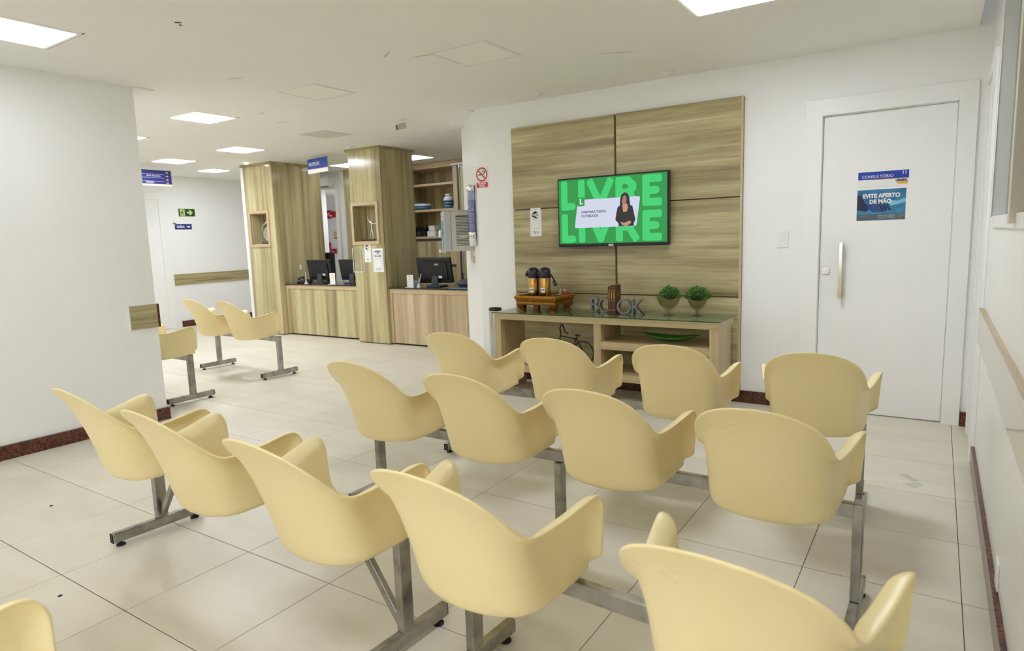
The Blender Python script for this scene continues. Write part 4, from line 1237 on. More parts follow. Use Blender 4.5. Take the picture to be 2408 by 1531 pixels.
# Wi-Fi notices
def wifi(label, x, y, z, sc):
    w_, h_ = 0.122 * sc, 0.232 * sc
    t, p = sign('wifi_notice', label, x, y, z, w_, h_, M_paper, cat='notice', group='white Wi-Fi notices')
    boxobj('header_card', M_paper, t, -w_ * .44, w_ * .44, -0.002, 0.0, h_ / 2, h_ / 2 + .022 * sc)
    fr_ = MB(); e = .0012
    for a in ((-w_ / 2 + .006, -w_ / 2 + .006 + e, -h_ / 2 + .006, h_ / 2 - .006), (w_ / 2 - .006 - e, w_ / 2 - .006, -h_ / 2 + .006, h_ / 2 - .006)): fr_.box(a[0], a[1], -0.0034, -0.003, a[2], a[3])
    fr_.build('print', M_gold_print, p)
    k = sc
    lg = MB()
    for cx_, cz_, r in ((-.020, .076, .021), (.018, .076, .021), (-.004, .084, .026), (.002, .070, .024)):
        lg.prism([(cx_ * k + r * k * math.cos(2 * math.pi * q / 20), cz_ * k + r * k * math.sin(2 * math.pi * q / 20)) for q in range(20)], -0.0034 - .00002 * len(lg.bm.verts) / 40, -0.003)
    lg.build('print', M_ink, p)
    rx = MB(); rx.prism([(0.0 * k, .058 * k), (.034 * k, .058 * k), (.037 * k, .064 * k), (.037 * k, .088 * k), (.030 * k, .094 * k), (.008 * k, .094 * k), (.002 * k, .086 * k)], -0.0041, -0.0037); rx.build('print', M_paper, p)
    text('Wi', 0.030 * k, M_paper, p, -0.017 * k, -0.0044, 0.076 * k, bold=.0008)
    text('Fi', 0.030 * k, M_ink, p, 0.019 * k, -0.0046, 0.076 * k, bold=.0006)
    ln = MB()
    for zz_, ww in ((.040, .034), (.034, .030), (-.046, .028), (h_ / 2 / k + .008, .020)): ln.box(-ww * k, ww * k, -0.0034, -0.003, zz_ * k, zz_ * k + .0022)
    ln.build('print', M_pgt, p)
    MB().prism([(-.022 * k, -.062 * k), (-.012 * k, -.070 * k), (-.004 * k, -.090 * k), (-.008 * k, -.098 * k), (-.018 * k, -.080 * k)], -0.0034, -0.003).build('print', M_greygreen, p)
    l2 = MB(); l2.box(.004 * k, .028 * k, -0.0034, -0.003, -.078 * k, -.074 * k); l2.box(.004 * k, .028 * k, -0.0034, -0.003, -.088 * k, -.085 * k); l2.build('print', M_ink, p)
    return t
wifi('white Wi-Fi notice on the wood cladding left of the television', -3.062, YW - 0.030, 1.462, 1.0)
# light switch
t = thing('light_switch', 'white light switch plate between the cladding and the door', 'switch', (-0.957, YW, 1.264))
boxobj('plate', M_whitepl, t, -0.041, 0.041, -0.008, 0, -0.060, 0.060, 0.003)
boxobj('rocker', M_whitepl, t, -0.022, 0.022, -0.0115, -0.007, -0.012, 0.012, 0.002)
t = thing('wall_socket', 'white socket plate low on the right wall', 'socket', (XR, 2.63, 0.135 ), rad(-90))
boxobj('plate', M_whitepl, t, -0.040, 0.040, -0.006, 0, -0.060, 0.060, 0.003)
boxobj('insert', M_frame_trim, t, -0.022, 0.022, -0.0075, -0.006, -0.018, 0.018, 0.001)
# ------------------------------------------------------------------ reception pillars
def pillar(label, x0, x1, yf, y1, nx0, nx1, nz0, nz1, white_trim=False):
    cx = (x0 + x1) / 2
    t = thing('reception_pillar', label, 'pillar', (cx, yf, 0), 0, 'wood clad reception pillars')
    hw = (x1 - x0) / 2; dp = y1 - yf
    a0, a1 = nx0 - cx, nx1 - cx
    f = MB()
    f.box(-hw, a0, 0, 0.018, 0.012, CEIL - .03); f.box(a1, hw, 0, 0.018, 0.012, CEIL - .03); f.box(a0, a1, 0, 0.018, 0.012, nz0); f.box(a0, a1, 0, 0.018, nz1, CEIL - .03)
    f.build('front_panel', M_wood_z, t)
    boxobj('side_panel', M_wood_z, t, hw - 0.018, hw - 0.0002, 0.0185, dp, 0.012, CEIL - .03)
    boxobj('side_panel', M_wood_z, t, -hw + 0.0002, -hw + 0.018, 0.0185, dp, 0.012, CEIL - .03)
    boxobj('back_panel', M_wood_z, t, -hw + .018, hw - .018, dp - .018, dp, 0.012, CEIL - .03)
    boxobj('cap', M_edge if False else M_wood_x, t, -hw - 0.028, hw + 0.028, -0.028, dp + 0.02, CEIL - .030, CEIL - .001, 0.002)
    boxobj('plinth', M_blackm, t, -hw + .01, hw - .01, 0.01, dp - .01, 0.001, 0.012)
    n = MB(); d = 0.24
    n.box(a0, a0 + .006, 0.018, d, nz0, nz1); n.box(a1 - .006, a1, 0.018, d, nz0, nz1); n.box(a0, a1, 0.018, d, nz0, nz0 + .006); n.box(a0, a1, 0.018, d, nz1 - .006, nz1); n.box(a0, a1, d - .006, d, nz0, nz1)
    n.build('niche_lining', M_dark_in, t)
    e = 0.040; r = MB()
    for q in ((a0 - e, a0, nz0 - e, nz1 + e), (a1, a1 + e, nz0 - e, nz1 + e), (a0, a1, nz0 - e, nz0), (a0, a1, nz1, nz1 + e)): r.box(q[0], q[1], -0.016, 0.004, q[2], q[3])
    r.build('niche_frame', M_edge, t, 0.001, 1)
    MB().lathe([(0.022, 0), (0.018, -0.006), (0, -0.006)], 16, ((a0 + a1) / 2 + .06, 0.10, nz1 - .006)).build('niche_spotlight', M_whitepl, t)
    if white_trim:
        boxobj('corner_trim', M_white, t, -hw - 0.075, -hw - 0.001, 0.004, 0.05, 0.001, CEIL - .001, 0.001)
    return t
pillar('left wood clad reception pillar with a clock in its niche', -8.815, -8.150, 6.125, 7.02, -8.712, -8.318, 1.362, 1.818, True)
pillar('right wood clad reception pillar with a dancing couple in its niche', -6.512, -5.948, 6.095, 6.715, -6.470, -6.060, 1.352, 1.818)

# ------------------------------------------------------------------ reception counters
def counter(label, x0, x1, yf, y1, ztop, joints, m):
    cx = (x0 + x1) / 2
    t = thing('reception_counter', label, 'counter', (cx, yf, 0), 0, 'reception counters')
    h = (x1 - x0) / 2; dp = y1 - yf
    zt = ztop - 0.015
    boxobj('top_rail', M_edge, t, -h, h, -0.002, 0.02, zt - .058, zt, 0.001)
    boxobj('end_stile', M_edge, t, -h, -h + .045, -0.002, 0.02, 0.02, zt - .058, 0.001)
    xs = [-h + .045] + [j - cx for j in joints] + [h]
    for a, b in zip(xs, xs[1:]):
        boxobj('front_panel', m, t, a + .001, b - .001, 0.008, 0.022, 0.022, zt - .059, 0.0008)
    boxobj('worktop', M_edge, t, -h, h, 0.02, dp, zt - .03, zt)
    boxobj('plinth', M_blackm, t, -h + .01, h, 0.03, 0.10, 0.001, 0.022)
    boxobj('end_panel', M_wood_z, t, -h + .001, -h + .02, 0.022, dp, 0.001, zt - .03)
    boxobj('glass_top', M_glass_dark, t, -h, h, -0.012, dp, zt, ztop, 0.001)
    return t
counter('left reception counter between the two wood clad pillars', -8.146, -6.518, 6.225, 6.84, 0.765, [], M_wood_z)
counter('right reception counter between the right pillar and the white wall', -5.944, -4.30, 6.135, 6.76, 0.748, [-5.075], M_wood_z2)
Z1c, Z2c = 0.765, 0.748

def monitor(label, x, y, z, rz, w_=0.46, h_=0.30, tilt=10, back=True, logo=False):
    t = thing('computer_monitor', label, 'monitor', (x, y, z), rz, 'black computer monitors')
    m = Matrix.Translation((0, 0, 0.05)) @ Matrix.Rotation(rad(tilt), 4, 'X')
    def place(o): 
        o.data.transform(m); return o
    place(MB().box(-w_ / 2, w_ / 2, -0.028, 0.012, 0, h_).build('housing', M_black, t, 0.010, 3))
    place(boxobj('rear_shell', M_black, t, -w_ / 2 + .06, w_ / 2 - .06, -0.045, -0.027, 0.05, h_ - .05, 0.012))
    place(boxobj('screen', M_blackm, t, -w_ / 2 + .012, w_ / 2 - .012, 0.012, 0.014, 0.02, h_ - .012))
    MB().prism([(-0.048, 0.0), (0.048, 0.0), (0.052, 0.14), (-0.030, 0.14)], -0.078, -0.052).build('stand', M_dgrey, t, 0.004)
    boxobj('base', M_dgrey, t, -0.10, 0.10, -0.12, 0.10, 0.0005, 0.014, 0.004)
    place(boxobj('port_label', M_paper, t, 0.06, 0.11, -0.0462, -0.0450, 0.07, 0.10))
    if logo:
        o = text('AOC', 0.030, M_frame_trim, t, 0.05, -0.0460, h_ - .085, bold=.0006); place(o)
    return t
monitor('black computer monitor seen from behind on the left counter, beside the phone', -7.64, 6.50, Z1c, rad(6))
monitor('black computer monitor on the left counter, partly hidden by the right pillar', -6.98, 6.52, Z1c, rad(4))
monitor('black computer monitor with a large stand on the right counter', -5.385, 6.44, Z2c, rad(10), 0.50, 0.335, 12, logo=True)

# telephone
ph = thing('desk_phone', 'black desk telephone at the left end of the left counter', 'telephone', (-7.975, 6.44, Z1c), rad(20))
MB().prism([(-0.09, 0.0), (0.09, 0.0), (0.09, 0.045), (-0.09, 0.022)], -0.085, 0.085, 'yz').build('body', M_black, ph, 0.006)
MB().tube(catmull([(-0.055, -0.07, 0.058), (-0.055, -0.04, 0.072), (-0.055, 0.03, 0.082), (-0.055, 0.075, 0.072)], 5), [0.018, 0.018, 0.018, 0.017, 0.015, 0.013, 0.012, 0.012, 0.012, 0.012, 0.012, 0.013, 0.015, 0.017, 0.018, 0.018], 12).build('handset', M_black, ph, smooth=True)
kp = MB()
for a in range(3):
    for b in range(4): kp.box(0.0 + a * .024, .016 + a * .024, -0.06 + b * .024, -0.045 + b * .024, 0.028 + b * .004, 0.036 + b * .006)
kp.build('keypad', M_dgrey, ph)
# chained pens
def pen(label, x, y, z, tilt):
    t = thing('counter_pen', label, 'pen', (x, y, z), 0, 'white counter pens on stands')
    MB().lathe([(0.030, 0), (0.030, 0.006), (0.018, 0.014), (0.016, 0.040), (0, 0.042)], 18).build('stand', M_whitepl, t, smooth=True, angle=40)
    MB().tube([(0, 0, 0.035), (tilt, 0, 0.175)], [0.006, 0.0045], 8).build('barrel', M_whitepl, t)
    return t
pen('white pen standing upright in its stand on the left counter', -7.79, 6.315, Z1c, 0.002)
pen('white pen leaning in its stand on the right counter', -5.56, 6.28, Z2c, 0.05)
bp_ = MB().tube([(-5.40, 6.262, Z2c + .006), (-5.27, 6.275, Z2c + .075)], 0.006, 8).build('blue_pen', MATS.get('blue_print'))
tag(bp_, 'blue pen leaning against the monitor on the right counter', 'pen')
# table cards
def card(label, x, y, z):
    t = thing('table_card', label, 'card', (x, y, z), rad(8), 'white upright table cards')
    p = boxobj('plate', M_paper, t, -0.048, 0.048, -0.0015, 0.0015, 0.004, 0.160)
    boxobj('base', M_whitepl, t, -0.062, 0.062, -0.03, 0.03, 0.0, 0.005, 0.001)
    MB().prism([(0, 0.150), (0.012, 0.135), (0, 0.120), (-0.012, 0.135)], -0.0022, -0.0016).build('print', M_gold_print, p)
    text('PIX', 0.030, M_gold_print, p, 0, -0.0022, 0.100)
    fr_ = MB(); 
    for q in ((-.030, .030, .020, .0225), (-.030, .030, .0755, .078), (-.030, -.0275, .0225, .0755), (.0275, .030, .0225, .0755)): fr_.box(q[0], q[1], -0.0022, -0.0016, q[2], q[3])
    fr_.build('print', M_gold_print, p)
    return t
card('white upright table card on the left counter before the monitor', -7.165, 6.27, Z1c)
card('white upright table card on the right counter beside a leaflet holder', -5.665, 6.235, Z2c)
lh = thing('leaflet_holder', 'clear leaflet holder with cards behind the white table card', 'holder', (-5.655, 6.345, Z2c))
boxobj('tray', M_glass_clear, lh, -0.09, 0.09, -0.03, 0.03, 0.0, 0.004); boxobj('front', M_glass_clear, lh, -0.09, 0.09, -0.032, -0.029, 0, 0.05)
for k in range(4): boxobj('leaflet', mat('leaflet_%d' % k, lin(190 - 6 * k, 194 - 5 * k, 215 - 4 * k), .6), lh, -0.075 + k * .035, -0.045 + k * .035, -0.012, -0.008, 0.004, 0.085)
dv = thing('card_reader', 'dark grey rounded device at the right end of the right counter', 'device', (-4.83, 6.34, Z2c), rad(15))
MB().ball((0, 0, 0.055), (0.13, 0.075, 0.050), 20).build('housing', M_dgrey, dv, smooth=True)
boxobj('base', M_black, dv, -0.10, 0.10, -0.06, 0.06, 0.0, 0.016, 0.004)
lt = boxobj('blue_folder', mat('light_blue_print', lin(110, 150, 190), .5), None, -4.98, -4.62, 6.17, 6.27, Z2c + .0004, Z2c + .006); tag(lt, 'light blue folder lying at the front edge of the right counter', 'folder')

# notices on the right pillar
wifi('white Wi-Fi notice on the right wood clad pillar', -6.252, 6.095, 1.198, 1.0)
t, p = sign('review_poster', 'white review poster with orange stars on the right wood clad pillar', -6.072, 6.095, 1.106, 0.190, 0.305, M_paper, cat='poster')
text('URMEC', 0.034, M_blue, p, 0, -0.0042, 0.112, bold=.0012)
MB().prism([(-.035, .092), (.040, .094), (.036, .084), (.010, .078), (-.020, .082)], -0.0038, -0.0032).build('print', M_orange, p)
text('Nos avalie', 0.030, M_blue, p, 0, -0.0042, 0.056, bold=.0006)
for k in range(5):
    P = []
    for q in range(10):
        r = .0085 if q % 2 == 0 else .0038
        P.append((-.044 + .022 * k + r * math.sin(2 * math.pi * q / 10), .026 + r * math.cos(2 * math.pi * q / 10)))
    MB().prism(P, -0.0038, -0.0032).build('star', M_orange, p)
fr_ = MB()
for q in ((-.082, -.079, -.13, .13), (.079, .082, -.13, .13)): fr_.box(q[0], q[1], -0.0036, -0.0032, q[2], q[3])
for sx_ in (-1, 1):
    for (a, b) in ((-.088, .004), (-.088, -.084), (.000, .004)):
        pass
for q in ((-.050, -.034, -.002, .000), (.034, .050, -.002, .000), (-.050, -.034, -.092, -.090), (.034, .050, -.092, -.090), (-.050, -.048, -.018, 0), (.048, .050, -.018, 0), (-.050, -.048, -.092, -.074), (.048, .050, -.092, -.074)): fr_.box(q[0], q[1], -0.0036, -0.0032, q[2], q[3])
fr_.build('print', M_blue, p)
ln = MB()
for z_ in (-.112, -.124): ln.box(-.045, .045, -0.0036, -0.0032, z_, z_ + .004)
ln.build('print', M_blue, p)
t = thing('acrylic_holder', 'empty clear acrylic sheet holder on the right wood clad pillar', 'holder', (-6.428, 6.095, 1.110))
boxobj('sheet', M_glass_clear, t, -0.10, 0.10, -0.006, -0.003, -0.155, 0.155)
e_ = MB(); e_.box(-0.103, -0.096, -0.008, 0, -0.158, 0.158); e_.box(0.096, 0.103, -0.008, 0, -0.158, 0.158); e_.box(-0.103, 0.103, -0.008, 0, -0.162, -0.152)
e_.build('rim', M_whitepl, t)
t = thing('wall_tag', 'tiny white holder on the side of the left pillar', 'holder', (-8.150, 6.52, 1.00), rad(90))
boxobj('body', M_whitepl, t, -0.016, 0.016, -0.016, 0, -0.03, 0.03, 0.003); boxobj('cap', M_frame_trim, t, -0.014, 0.014, -0.018, -0.002, -0.04, -0.03, 0.001)

# ornaments in the niches
ck = thing('ornament_clock', 'round silver ornament clock with wire hoops in the left pillar niche', 'clock', (-8.405, 6.24, 1.3685), rad(28))
M_silver = mat('silver', (0.62, 0.61, 0.59, 1), 0.25, metal=1.0)
MB().ring(0, 0.145, -0.022, 0.022, 0.115, 0.098, 40).build('case', M_silver, ck, smooth=False)
MB().lathe([(0.099, -0.008), (0.099, 0.0), (0, 0.0)], 36).build('dial', mat('dial_grey', lin(190, 186, 174), .4), ck).matrix_local = Matrix.Translation((0, -0.004, 0.145)) @ Matrix.Rotation(rad(90), 4, 'X')
hd = MB(); hd.bar((0, -0.008, 0.145), (-0.05, -0.008, 0.125), 0.002, 0.006, up=(0, 0, 1)); hd.bar((0, -0.008, 0.145), (0.030, -0.008, 0.160), 0.002, 0.006)
hd.build('hands', M_black, ck)
for rr_, dx in ((0.165, 0.0), (0.185, 0.02)):
    MB().tube([(dx + rr_ * math.cos(math.pi * k / 16), 0.0, 0.14 + rr_ * 1.15 * math.sin(math.pi * k / 16)) for k in range(17)], 0.004, 6).build('hoop', M_silver, ck)
boxobj('base', M_black, ck, -0.15, 0.15, -0.03, 0.03, 0.0, 0.020, 0.003)
for sx_ in (-0.165, 0.165): MB().tube([(sx_, 0, 0.02), (sx_, 0, 0.145)], 0.004, 6).build('hoop_leg', M_silver, ck)
fgn = thing('couple_figurine', 'silver figurine of a dancing man and girl on a dark base in the right niche', 'figurine', (-6.225, 6.20, 1.3585), rad(6))
boxobj('base', mat('dark_wood', lin(52, 34, 28), .4), fgn, -0.155, 0.155, -0.04, 0.04, 0.0, 0.022, 0.002)
def skinned(name, verts, edges, radii, m, parent, lvl=2):
    me = bpy.data.meshes.new(name); me.from_pydata([tuple(v) for v in verts], edges, [])
    o = bpy.data.objects.new(name, me); COL.objects.link(o)
    o.modifiers.new('skin', 'SKIN')
    for i, r in enumerate(radii): me.skin_vertices[0].data[i].radius = (r, r)
    me.skin_vertices[0].data[0].use_root = True
    sb = o.modifiers.new('sub', 'SUBSURF'); sb.levels = lvl; sb.render_levels = lvl
    bake(o); o.data.materials.clear(); o.data.materials.append(m)
    o.data.polygons.foreach_set('use_smooth', [True] * len(o.data.polygons))
    o.parent = parent
    return o
# man: pelvis root, spine, neck, head, raised left arm, right arm out, two legs
V = [(-0.03, 0, 0.150), (-0.03, 0, 0.195), (-0.028, 0, 0.232), (-0.026, 0, 0.250), (-0.020, 0, 0.272), (-0.060, 0, 0.245), (-0.080, 0, 0.278), (-0.095, 0, 0.320), (0.002, 0, 0.228), (0.040, 0, 0.222), (0.078, 0, 0.200), (-0.052, 0, 0.090), (-0.066, 0, 0.024), (-0.012, 0, 0.086), (-0.016, 0, 0.024), (-0.080, -0.012, 0.024), (-0.008, -0.016, 0.024)]
E_ = [(0, 1), (1, 2), (2, 3), (3, 4), (2, 5), (5, 6), (6, 7), (2, 8), (8, 9), (9, 10), (0, 11), (11, 12), (0, 13), (13, 14), (12, 15), (14, 16)]
Rr = [.014, .013, .017, .007, .014, .010, .007, .005, .010, .007, .005, .010, .006, .010, .006, .005, .005]
skinned('man', V, E_, Rr, M_silver, fgn)
V = [(0.105, 0, 0.130), (0.108, 0, 0.158), (0.112, 0, 0.180), (0.114, 0, 0.192), (0.118, 0, 0.208), (0.094, 0, 0.186), (0.078, 0, 0.198), (0.130, 0, 0.176), (0.142, 0, 0.160), (0.100, 0, 0.085), (0.092, 0, 0.050), (0.118, 0, 0.085), (0.116, 0, 0.052)]
E_ = [(0, 1), (1, 2), (2, 3), (3, 4), (2, 5), (5, 6), (2, 7), (7, 8), (0, 9), (9, 10), (0, 11), (11, 12)]
Rr = [.012, .009, .010, .005, .012, .006, .004, .006, .004, .006, .004, .006, .004]
skinned('girl', V, E_, Rr, M_silver, fgn)
MB().lathe([(0.009, 0.165), (0.014, 0.145), (0.026, 0.110), (0.024, 0.108), (0, 0.128)], 18, (0.107, 0, 0)).build('skirt', M_silver, fgn, smooth=True)
MB().ball((0.120, 0.004, 0.211), (0.014, 0.014, 0.013), 12).build('girl_hair', M_black, fgn, smooth=True)
MB().tube([(0.107, 0.01, 0.022), (0.107, 0.01, 0.11)], 0.003, 6).build('support_rod', M_silver, fgn)

# ------------------------------------------------------------------ hanging and wall signs
hs = thing('reception_sign', 'blue and white hanging sign reading RECEPÇÃO between the pillars', 'sign', (-7.135, 6.125, 2.405), rad(-8))
W2, H2 = 0.490, 0.196
p = boxobj('plate', M_paper, hs, -W2 / 2, W2 / 2, -0.004, 0.004, -H2 / 2, H2 / 2, 0.001)
pl(p, M_blue, -W2 / 2, W2 / 2, -0.040, H2 / 2, y=-0.0044)
pl(p, M_gold_print, -W2 * .22, W2 / 2, -0.046, -0.040, y=-0.0044)
text('RECEPÇÃO', 0.062, M_paper, p, -0.215, -0.0052, 0.026, 'LEFT', sx=.86, bold=.0006)
for dx in (-0.16, 0.16):
    MB().tube([(dx, 0, H2 / 2 - .005), (dx, 0, CEIL - 2.405)], 0.003, 6).build('hook', M_frame_trim, hs)
ds = thing('directory_sign', 'blue hanging directory sign with ochre arrows above the corridor door', 'sign', (-9.66, 5.185, 2.378), rad(90))
W3, H3 = 0.62, 0.228
p = boxobj('plate', M_paper, ds, -W3 / 2, W3 / 2, -0.004, 0.004, -H3 / 2, H3 / 2, 0.001)
pl(p, M_navy, -W3 / 2, W3 / 2, -H3 / 2 + .030, H3 / 2, y=-0.0044)
pl(p, M_gold_print, -W3 / 2, W3 / 2, -H3 / 2 + .024, -H3 / 2 + .030, y=-0.0044)
for z_ in (0.054, 0.003, -0.048): pl(p, M_paper, -W3 / 2 + .02, W3 / 2 - .105, z_, z_ + .003, y=-0.0048)
for z_ in (0.084, 0.032, -0.020, -0.066):
    MB().prism([(.225, z_ + .006), (.245, z_ + .006), (.245, z_ + .016), (.268, z_), (.245, z_ - .016), (.245, z_ - .006), (.225, z_ - .006)], -0.0052, -0.0045).build('arrow', M_gold_print, p)
text('APIA PÉLVICA', 0.036, M_paper, p, 0.150, -0.0052, 0.030, 'RIGHT', sx=.95)
text('TÉRREO', 0.036, M_paper, p, 0.045, -0.0052, -0.064, 'RIGHT', sx=.95)
for dx in (-0.25, 0.20): MB().tube([(dx, 0, H3 / 2 - .004), (dx, 0, CEIL - 2.378)], 0.003, 6).build('hook', M_frame_trim, ds)
# emergency exit and SAÍDA signs on the corridor wall
t, p = sign('exit_sign', 'green running man exit sign with arrow on the corridor wall', XC, 6.352, 1.945, 0.300, 0.136, M_glow_print, rad(90))
pl(p, M_green_sign, -0.145, 0.145, -0.063, 0.063, y=-0.0032)
pl(p, M_glow_print, -0.120, -0.036, -0.056, 0.056, y=-0.0036)
rm = MB()
def limb(pts, r):
    for a, b in zip(pts, pts[1:]): rm.bar((a[0], -0.0039, a[1]), (b[0], -0.0039, b[1]), 0.0006, r, up=(b[1] - a[1], 0, a[0] - b[0]))
limb([(-0.078, 0.018), (-0.084, -0.010)], .022)
limb([(-0.076, 0.016), (-0.058, 0.002), (-0.044, 0.008)], .009)
limb([(-0.082, 0.014), (-0.104, 0.004), (-0.110, -0.014)], .009)
limb([(-0.084, -0.008), (-0.064, -0.026), (-0.056, -0.050)], .011)
limb([(-0.086, -0.008), (-0.094, -0.034), (-0.118, -0.040)], .011)
rm.prism([(-0.068 + .010 * math.cos(2 * math.pi * k / 14), 0.036 + .010 * math.sin(2 * math.pi * k / 14)) for k in range(14)], -0.0042, -0.0036)
rm.build('print', M_green_sign, p)
MB().prism([(0.005, .013), (0.055, .013), (0.035, .040), (0.068, .040), (0.105, 0.0), (0.068, -.040), (0.035, -.040), (0.055, -.013), (0.005, -.013)], -0.0038, -0.0032).build('arrow', M_glow_print, p)
t, p = sign('way_out_sign', 'navy sign reading SAÍDA with an arrow on the corridor wall', XC, 6.268, 1.706, 0.300, 0.094, M_navy, rad(90))
text('SAÍDA', 0.050, M_paper, p, -0.115, -0.0042, -0.002, 'LEFT', bold=.0014, sx=.98)
MB().prism([(0.060, .010), (0.095, .010), (0.095, .022), (0.128, 0), (0.095, -.022), (0.095, -.010), (0.060, -.010)], -0.0040, -0.0034).build('arrow', M_paper, p)
MB().prism([(-0.150, -0.02), (-0.150, 0.010), (-0.112, 0.048), (-0.112, 0.085), (-0.150, 0.105), (-0.188, 0.066), (-0.188, 0.020)], -0.0024, 0.0).build('logo_tag', M_paper, t)
MB().prism([(-0.186, 0.062), (-0.122, 0.062), (-0.116, 0.050), (-0.176, 0.050)], -0.0030, -0.0024).build('print', M_navy, t)
MB().prism([(-0.170, 0.050), (-0.120, 0.050), (-0.116, 0.040), (-0.156, 0.040)], -0.0030, -0.0024).build('print', M_gold_print, t)

# ------------------------------------------------------------------ water cooler and cup dispenser on the chamfered wall
def diag(tt, z): return (-3.72 - d7 * tt, 5.12 + d7 * tt, z)
M_cool = mat('cooler_grey', lin(200, 196, 184), 0.4); M_cool2 = mat('cooler_silver', lin(186, 186, 188), 0.3); M_teal = mat('teal_panel', lin(84, 176, 176), 0.3, var=.15, vscale=8)
wc = thing('water_cooler', 'grey wall mounted water cooler with a teal front and side vents', 'water cooler', diag(0.51, 1.222), rad(-45))
boxobj('side_body', M_cool, wc, -0.15, 0.15, -0.235, -0.001, 0.0, 0.405, 0.008)
f = MB(); f.box(-0.15, -0.105, -0.305, -0.232, 0.0, 0.405); f.box(0.105, 0.15, -0.305, -0.232, 0.0, 0.405); f.box(-0.105, 0.105, -0.305, -0.232, 0.315, 0.405); f.box(-0.105, 0.105, -0.30, -0.232, 0.0, 0.03)
f.build('front_frame', M_cool2, wc, 0.006)
boxobj('front_panel', M_teal, wc, -0.105, 0.105, -0.296, -0.233, 0.03, 0.315)
boxobj('drip_tray', M_cool, wc, -0.12, 0.12, -0.345, -0.300, -0.012, 0.020, 0.004)
for dx in (-0.05, 0.05):
    tp_ = MB(); tp_.tube([(dx, -0.295, 0.205), (dx, -0.335, 0.205)], 0.010, 10); tp_.tube([(dx, -0.328, 0.218), (dx, -0.335, 0.150)], [0.015, 0.010], 10); tp_.box(dx - .018, dx + .018, -0.35, -0.325, 0.215, 0.235)
    tp_.build('tap', M_chrome, wc)
boxobj('lid', M_cool2, wc, -0.148, 0.148, -0.300, -0.002, 0.404, 0.414, 0.003)
boxobj('badge', M_paper, wc, -0.04, 0.04, -0.3065, -0.304, 0.330, 0.375)
boxobj('badge_print', M_navy, wc, -0.02, 0.02, -0.3075, -0.3065, 0.340, 0.366)
for k in range(20):
    z_ = 0.058 + k * 0.0152
    if 5 <= k <= 6: 
        o = MB().box(0.1485, 0.1506, -0.185, -0.150, z_, z_ + .005).box(0.1485, 0.1506, -0.072, -0.050, z_, z_ + .005)
        o.build('vent', M_slit, wc); continue
    MB().box(0.1485, 0.1506, -0.185, -0.048, z_, z_ + (.006 if k < 19 else .012)).build('vent', M_slit, wc)
boxobj('seam', M_slit, wc, 0.1492, 0.1503, -0.2335, -0.2320, 0.0, 0.405)
MB().tube(catmull([(0.10, -0.03, -0.002), (0.105, -0.035, -0.05), (0.09, -0.03, -0.10), (0.11, -0.02, -0.125), (0.125, -0.02, -0.09)], 5), 0.004, 6).build('power_cable', M_whitepl, wc, smooth=True)
t = thing('wall_socket', 'yellowed socket with a white plug below the water cooler', 'socket', diag(0.385, 1.13), rad(-45))
boxobj('plate', mat('yellowed_plastic', lin(206, 196, 156), .4), t, -0.03, 0.03, -0.012, -0.001, -0.04, 0.04, 0.003)
boxobj('plug', M_whitepl, t, -0.014, 0.014, -0.040, -0.012, -0.018, 0.02, 0.003)
cd_ = thing('cup_dispenser', 'clear double tube cup dispenser with chrome collars beside the water cooler', 'cup dispenser', diag(0.17, 1.27), rad(-45))
M_tube = glass('smoky_tube', (0.80, 0.81, 0.90, 1), 0.05)
M_cup = mat('cups_bluish', lin(176, 178, 206), 0.4)
boxobj('back_plate', M_whitepl, cd_, -0.07, 0.07, -0.008, -0.001, 0.06, 0.60, 0.003)
for dx in (-0.037, 0.037):
    MB().lathe([(0.034, 0.12), (0.034, 0.55)], 24, (dx, -0.045, 0)).build('tube', M_tube, cd_, smooth=True)
    c_s = MB()
    for k in range(22): c_s.lathe([(0.024, 0.13 + k * .015), (0.028, 0.142 + k * .015), (0.026, 0.1425 + k * .015)], 16, (dx, -0.045, 0))
    co = c_s.build('cups', M_cup, cd_, smooth=True); co['kind'] = 'stuff'
    MB().lathe([(0.036, 0.540), (0.037, 0.545), (0.037, 0.590), (0.034, 0.595), (0, 0.596)], 24, (dx, -0.045, 0)).build('collar', M_chrome, cd_, smooth=True, angle=40)
    MB().lathe([(0.034, 0.090), (0.037, 0.094), (0.037, 0.135), (0.035, 0.138)], 24, (dx, -0.045, 0)).build('collar', M_chrome, cd_, smooth=True, angle=40)
    MB().lathe([(0.026, 0.0), (0.031, 0.09), (0.028, 0.091)], 22, (dx, -0.045, 0)).build('outlet', M_whitepl, cd_, smooth=True)

# ------------------------------------------------------------------ shelving behind the right counter
SX, SY = -6.6, 7.94
su = thing('shelf_unit', 'tall wood shelf unit behind the right reception counter', 'shelf', (SX, SY, 0))
def sb_(name, m, x0, x1, y0, y1, z0, z1, bv=0.001): return boxobj(name, m, su, x0 - SX, x1 - SX, y0 - SY, y1 - SY, z0, z1, bv)
sb_('back', M_wood_z, -7.26, -6.16, 8.38, 8.395, 0.0, 2.45)
sb_('side', M_wood_z, -7.26, -7.23, 7.945, 8.38, 0.0, 2.45)
sb_('header', M_edge, -7.26, -5.10, 7.945, 8.38, 2.452, 2.542)
sb_('stile', M_edge, -6.235, -6.155, 7.94, 8.38, 0.0, 2.452)
for z_ in (2.188, 1.790, 1.368): sb_('shelf', M_edge, -7.23, -6.235, 7.942, 8.38, z_, z_ + .034)
sb_('metal_profile', M_dgrey, -6.150, -6.118, 7.93, 7.96, 0.0, 2.45); sb_('metal_profile', M_chrome, -6.116, -6.104, 7.935, 7.955, 0.0, 2.45)
sb_('sliding_door', M_wood_z, -6.104, -5.10, 7.945, 7.965, 0.0, 2.445)
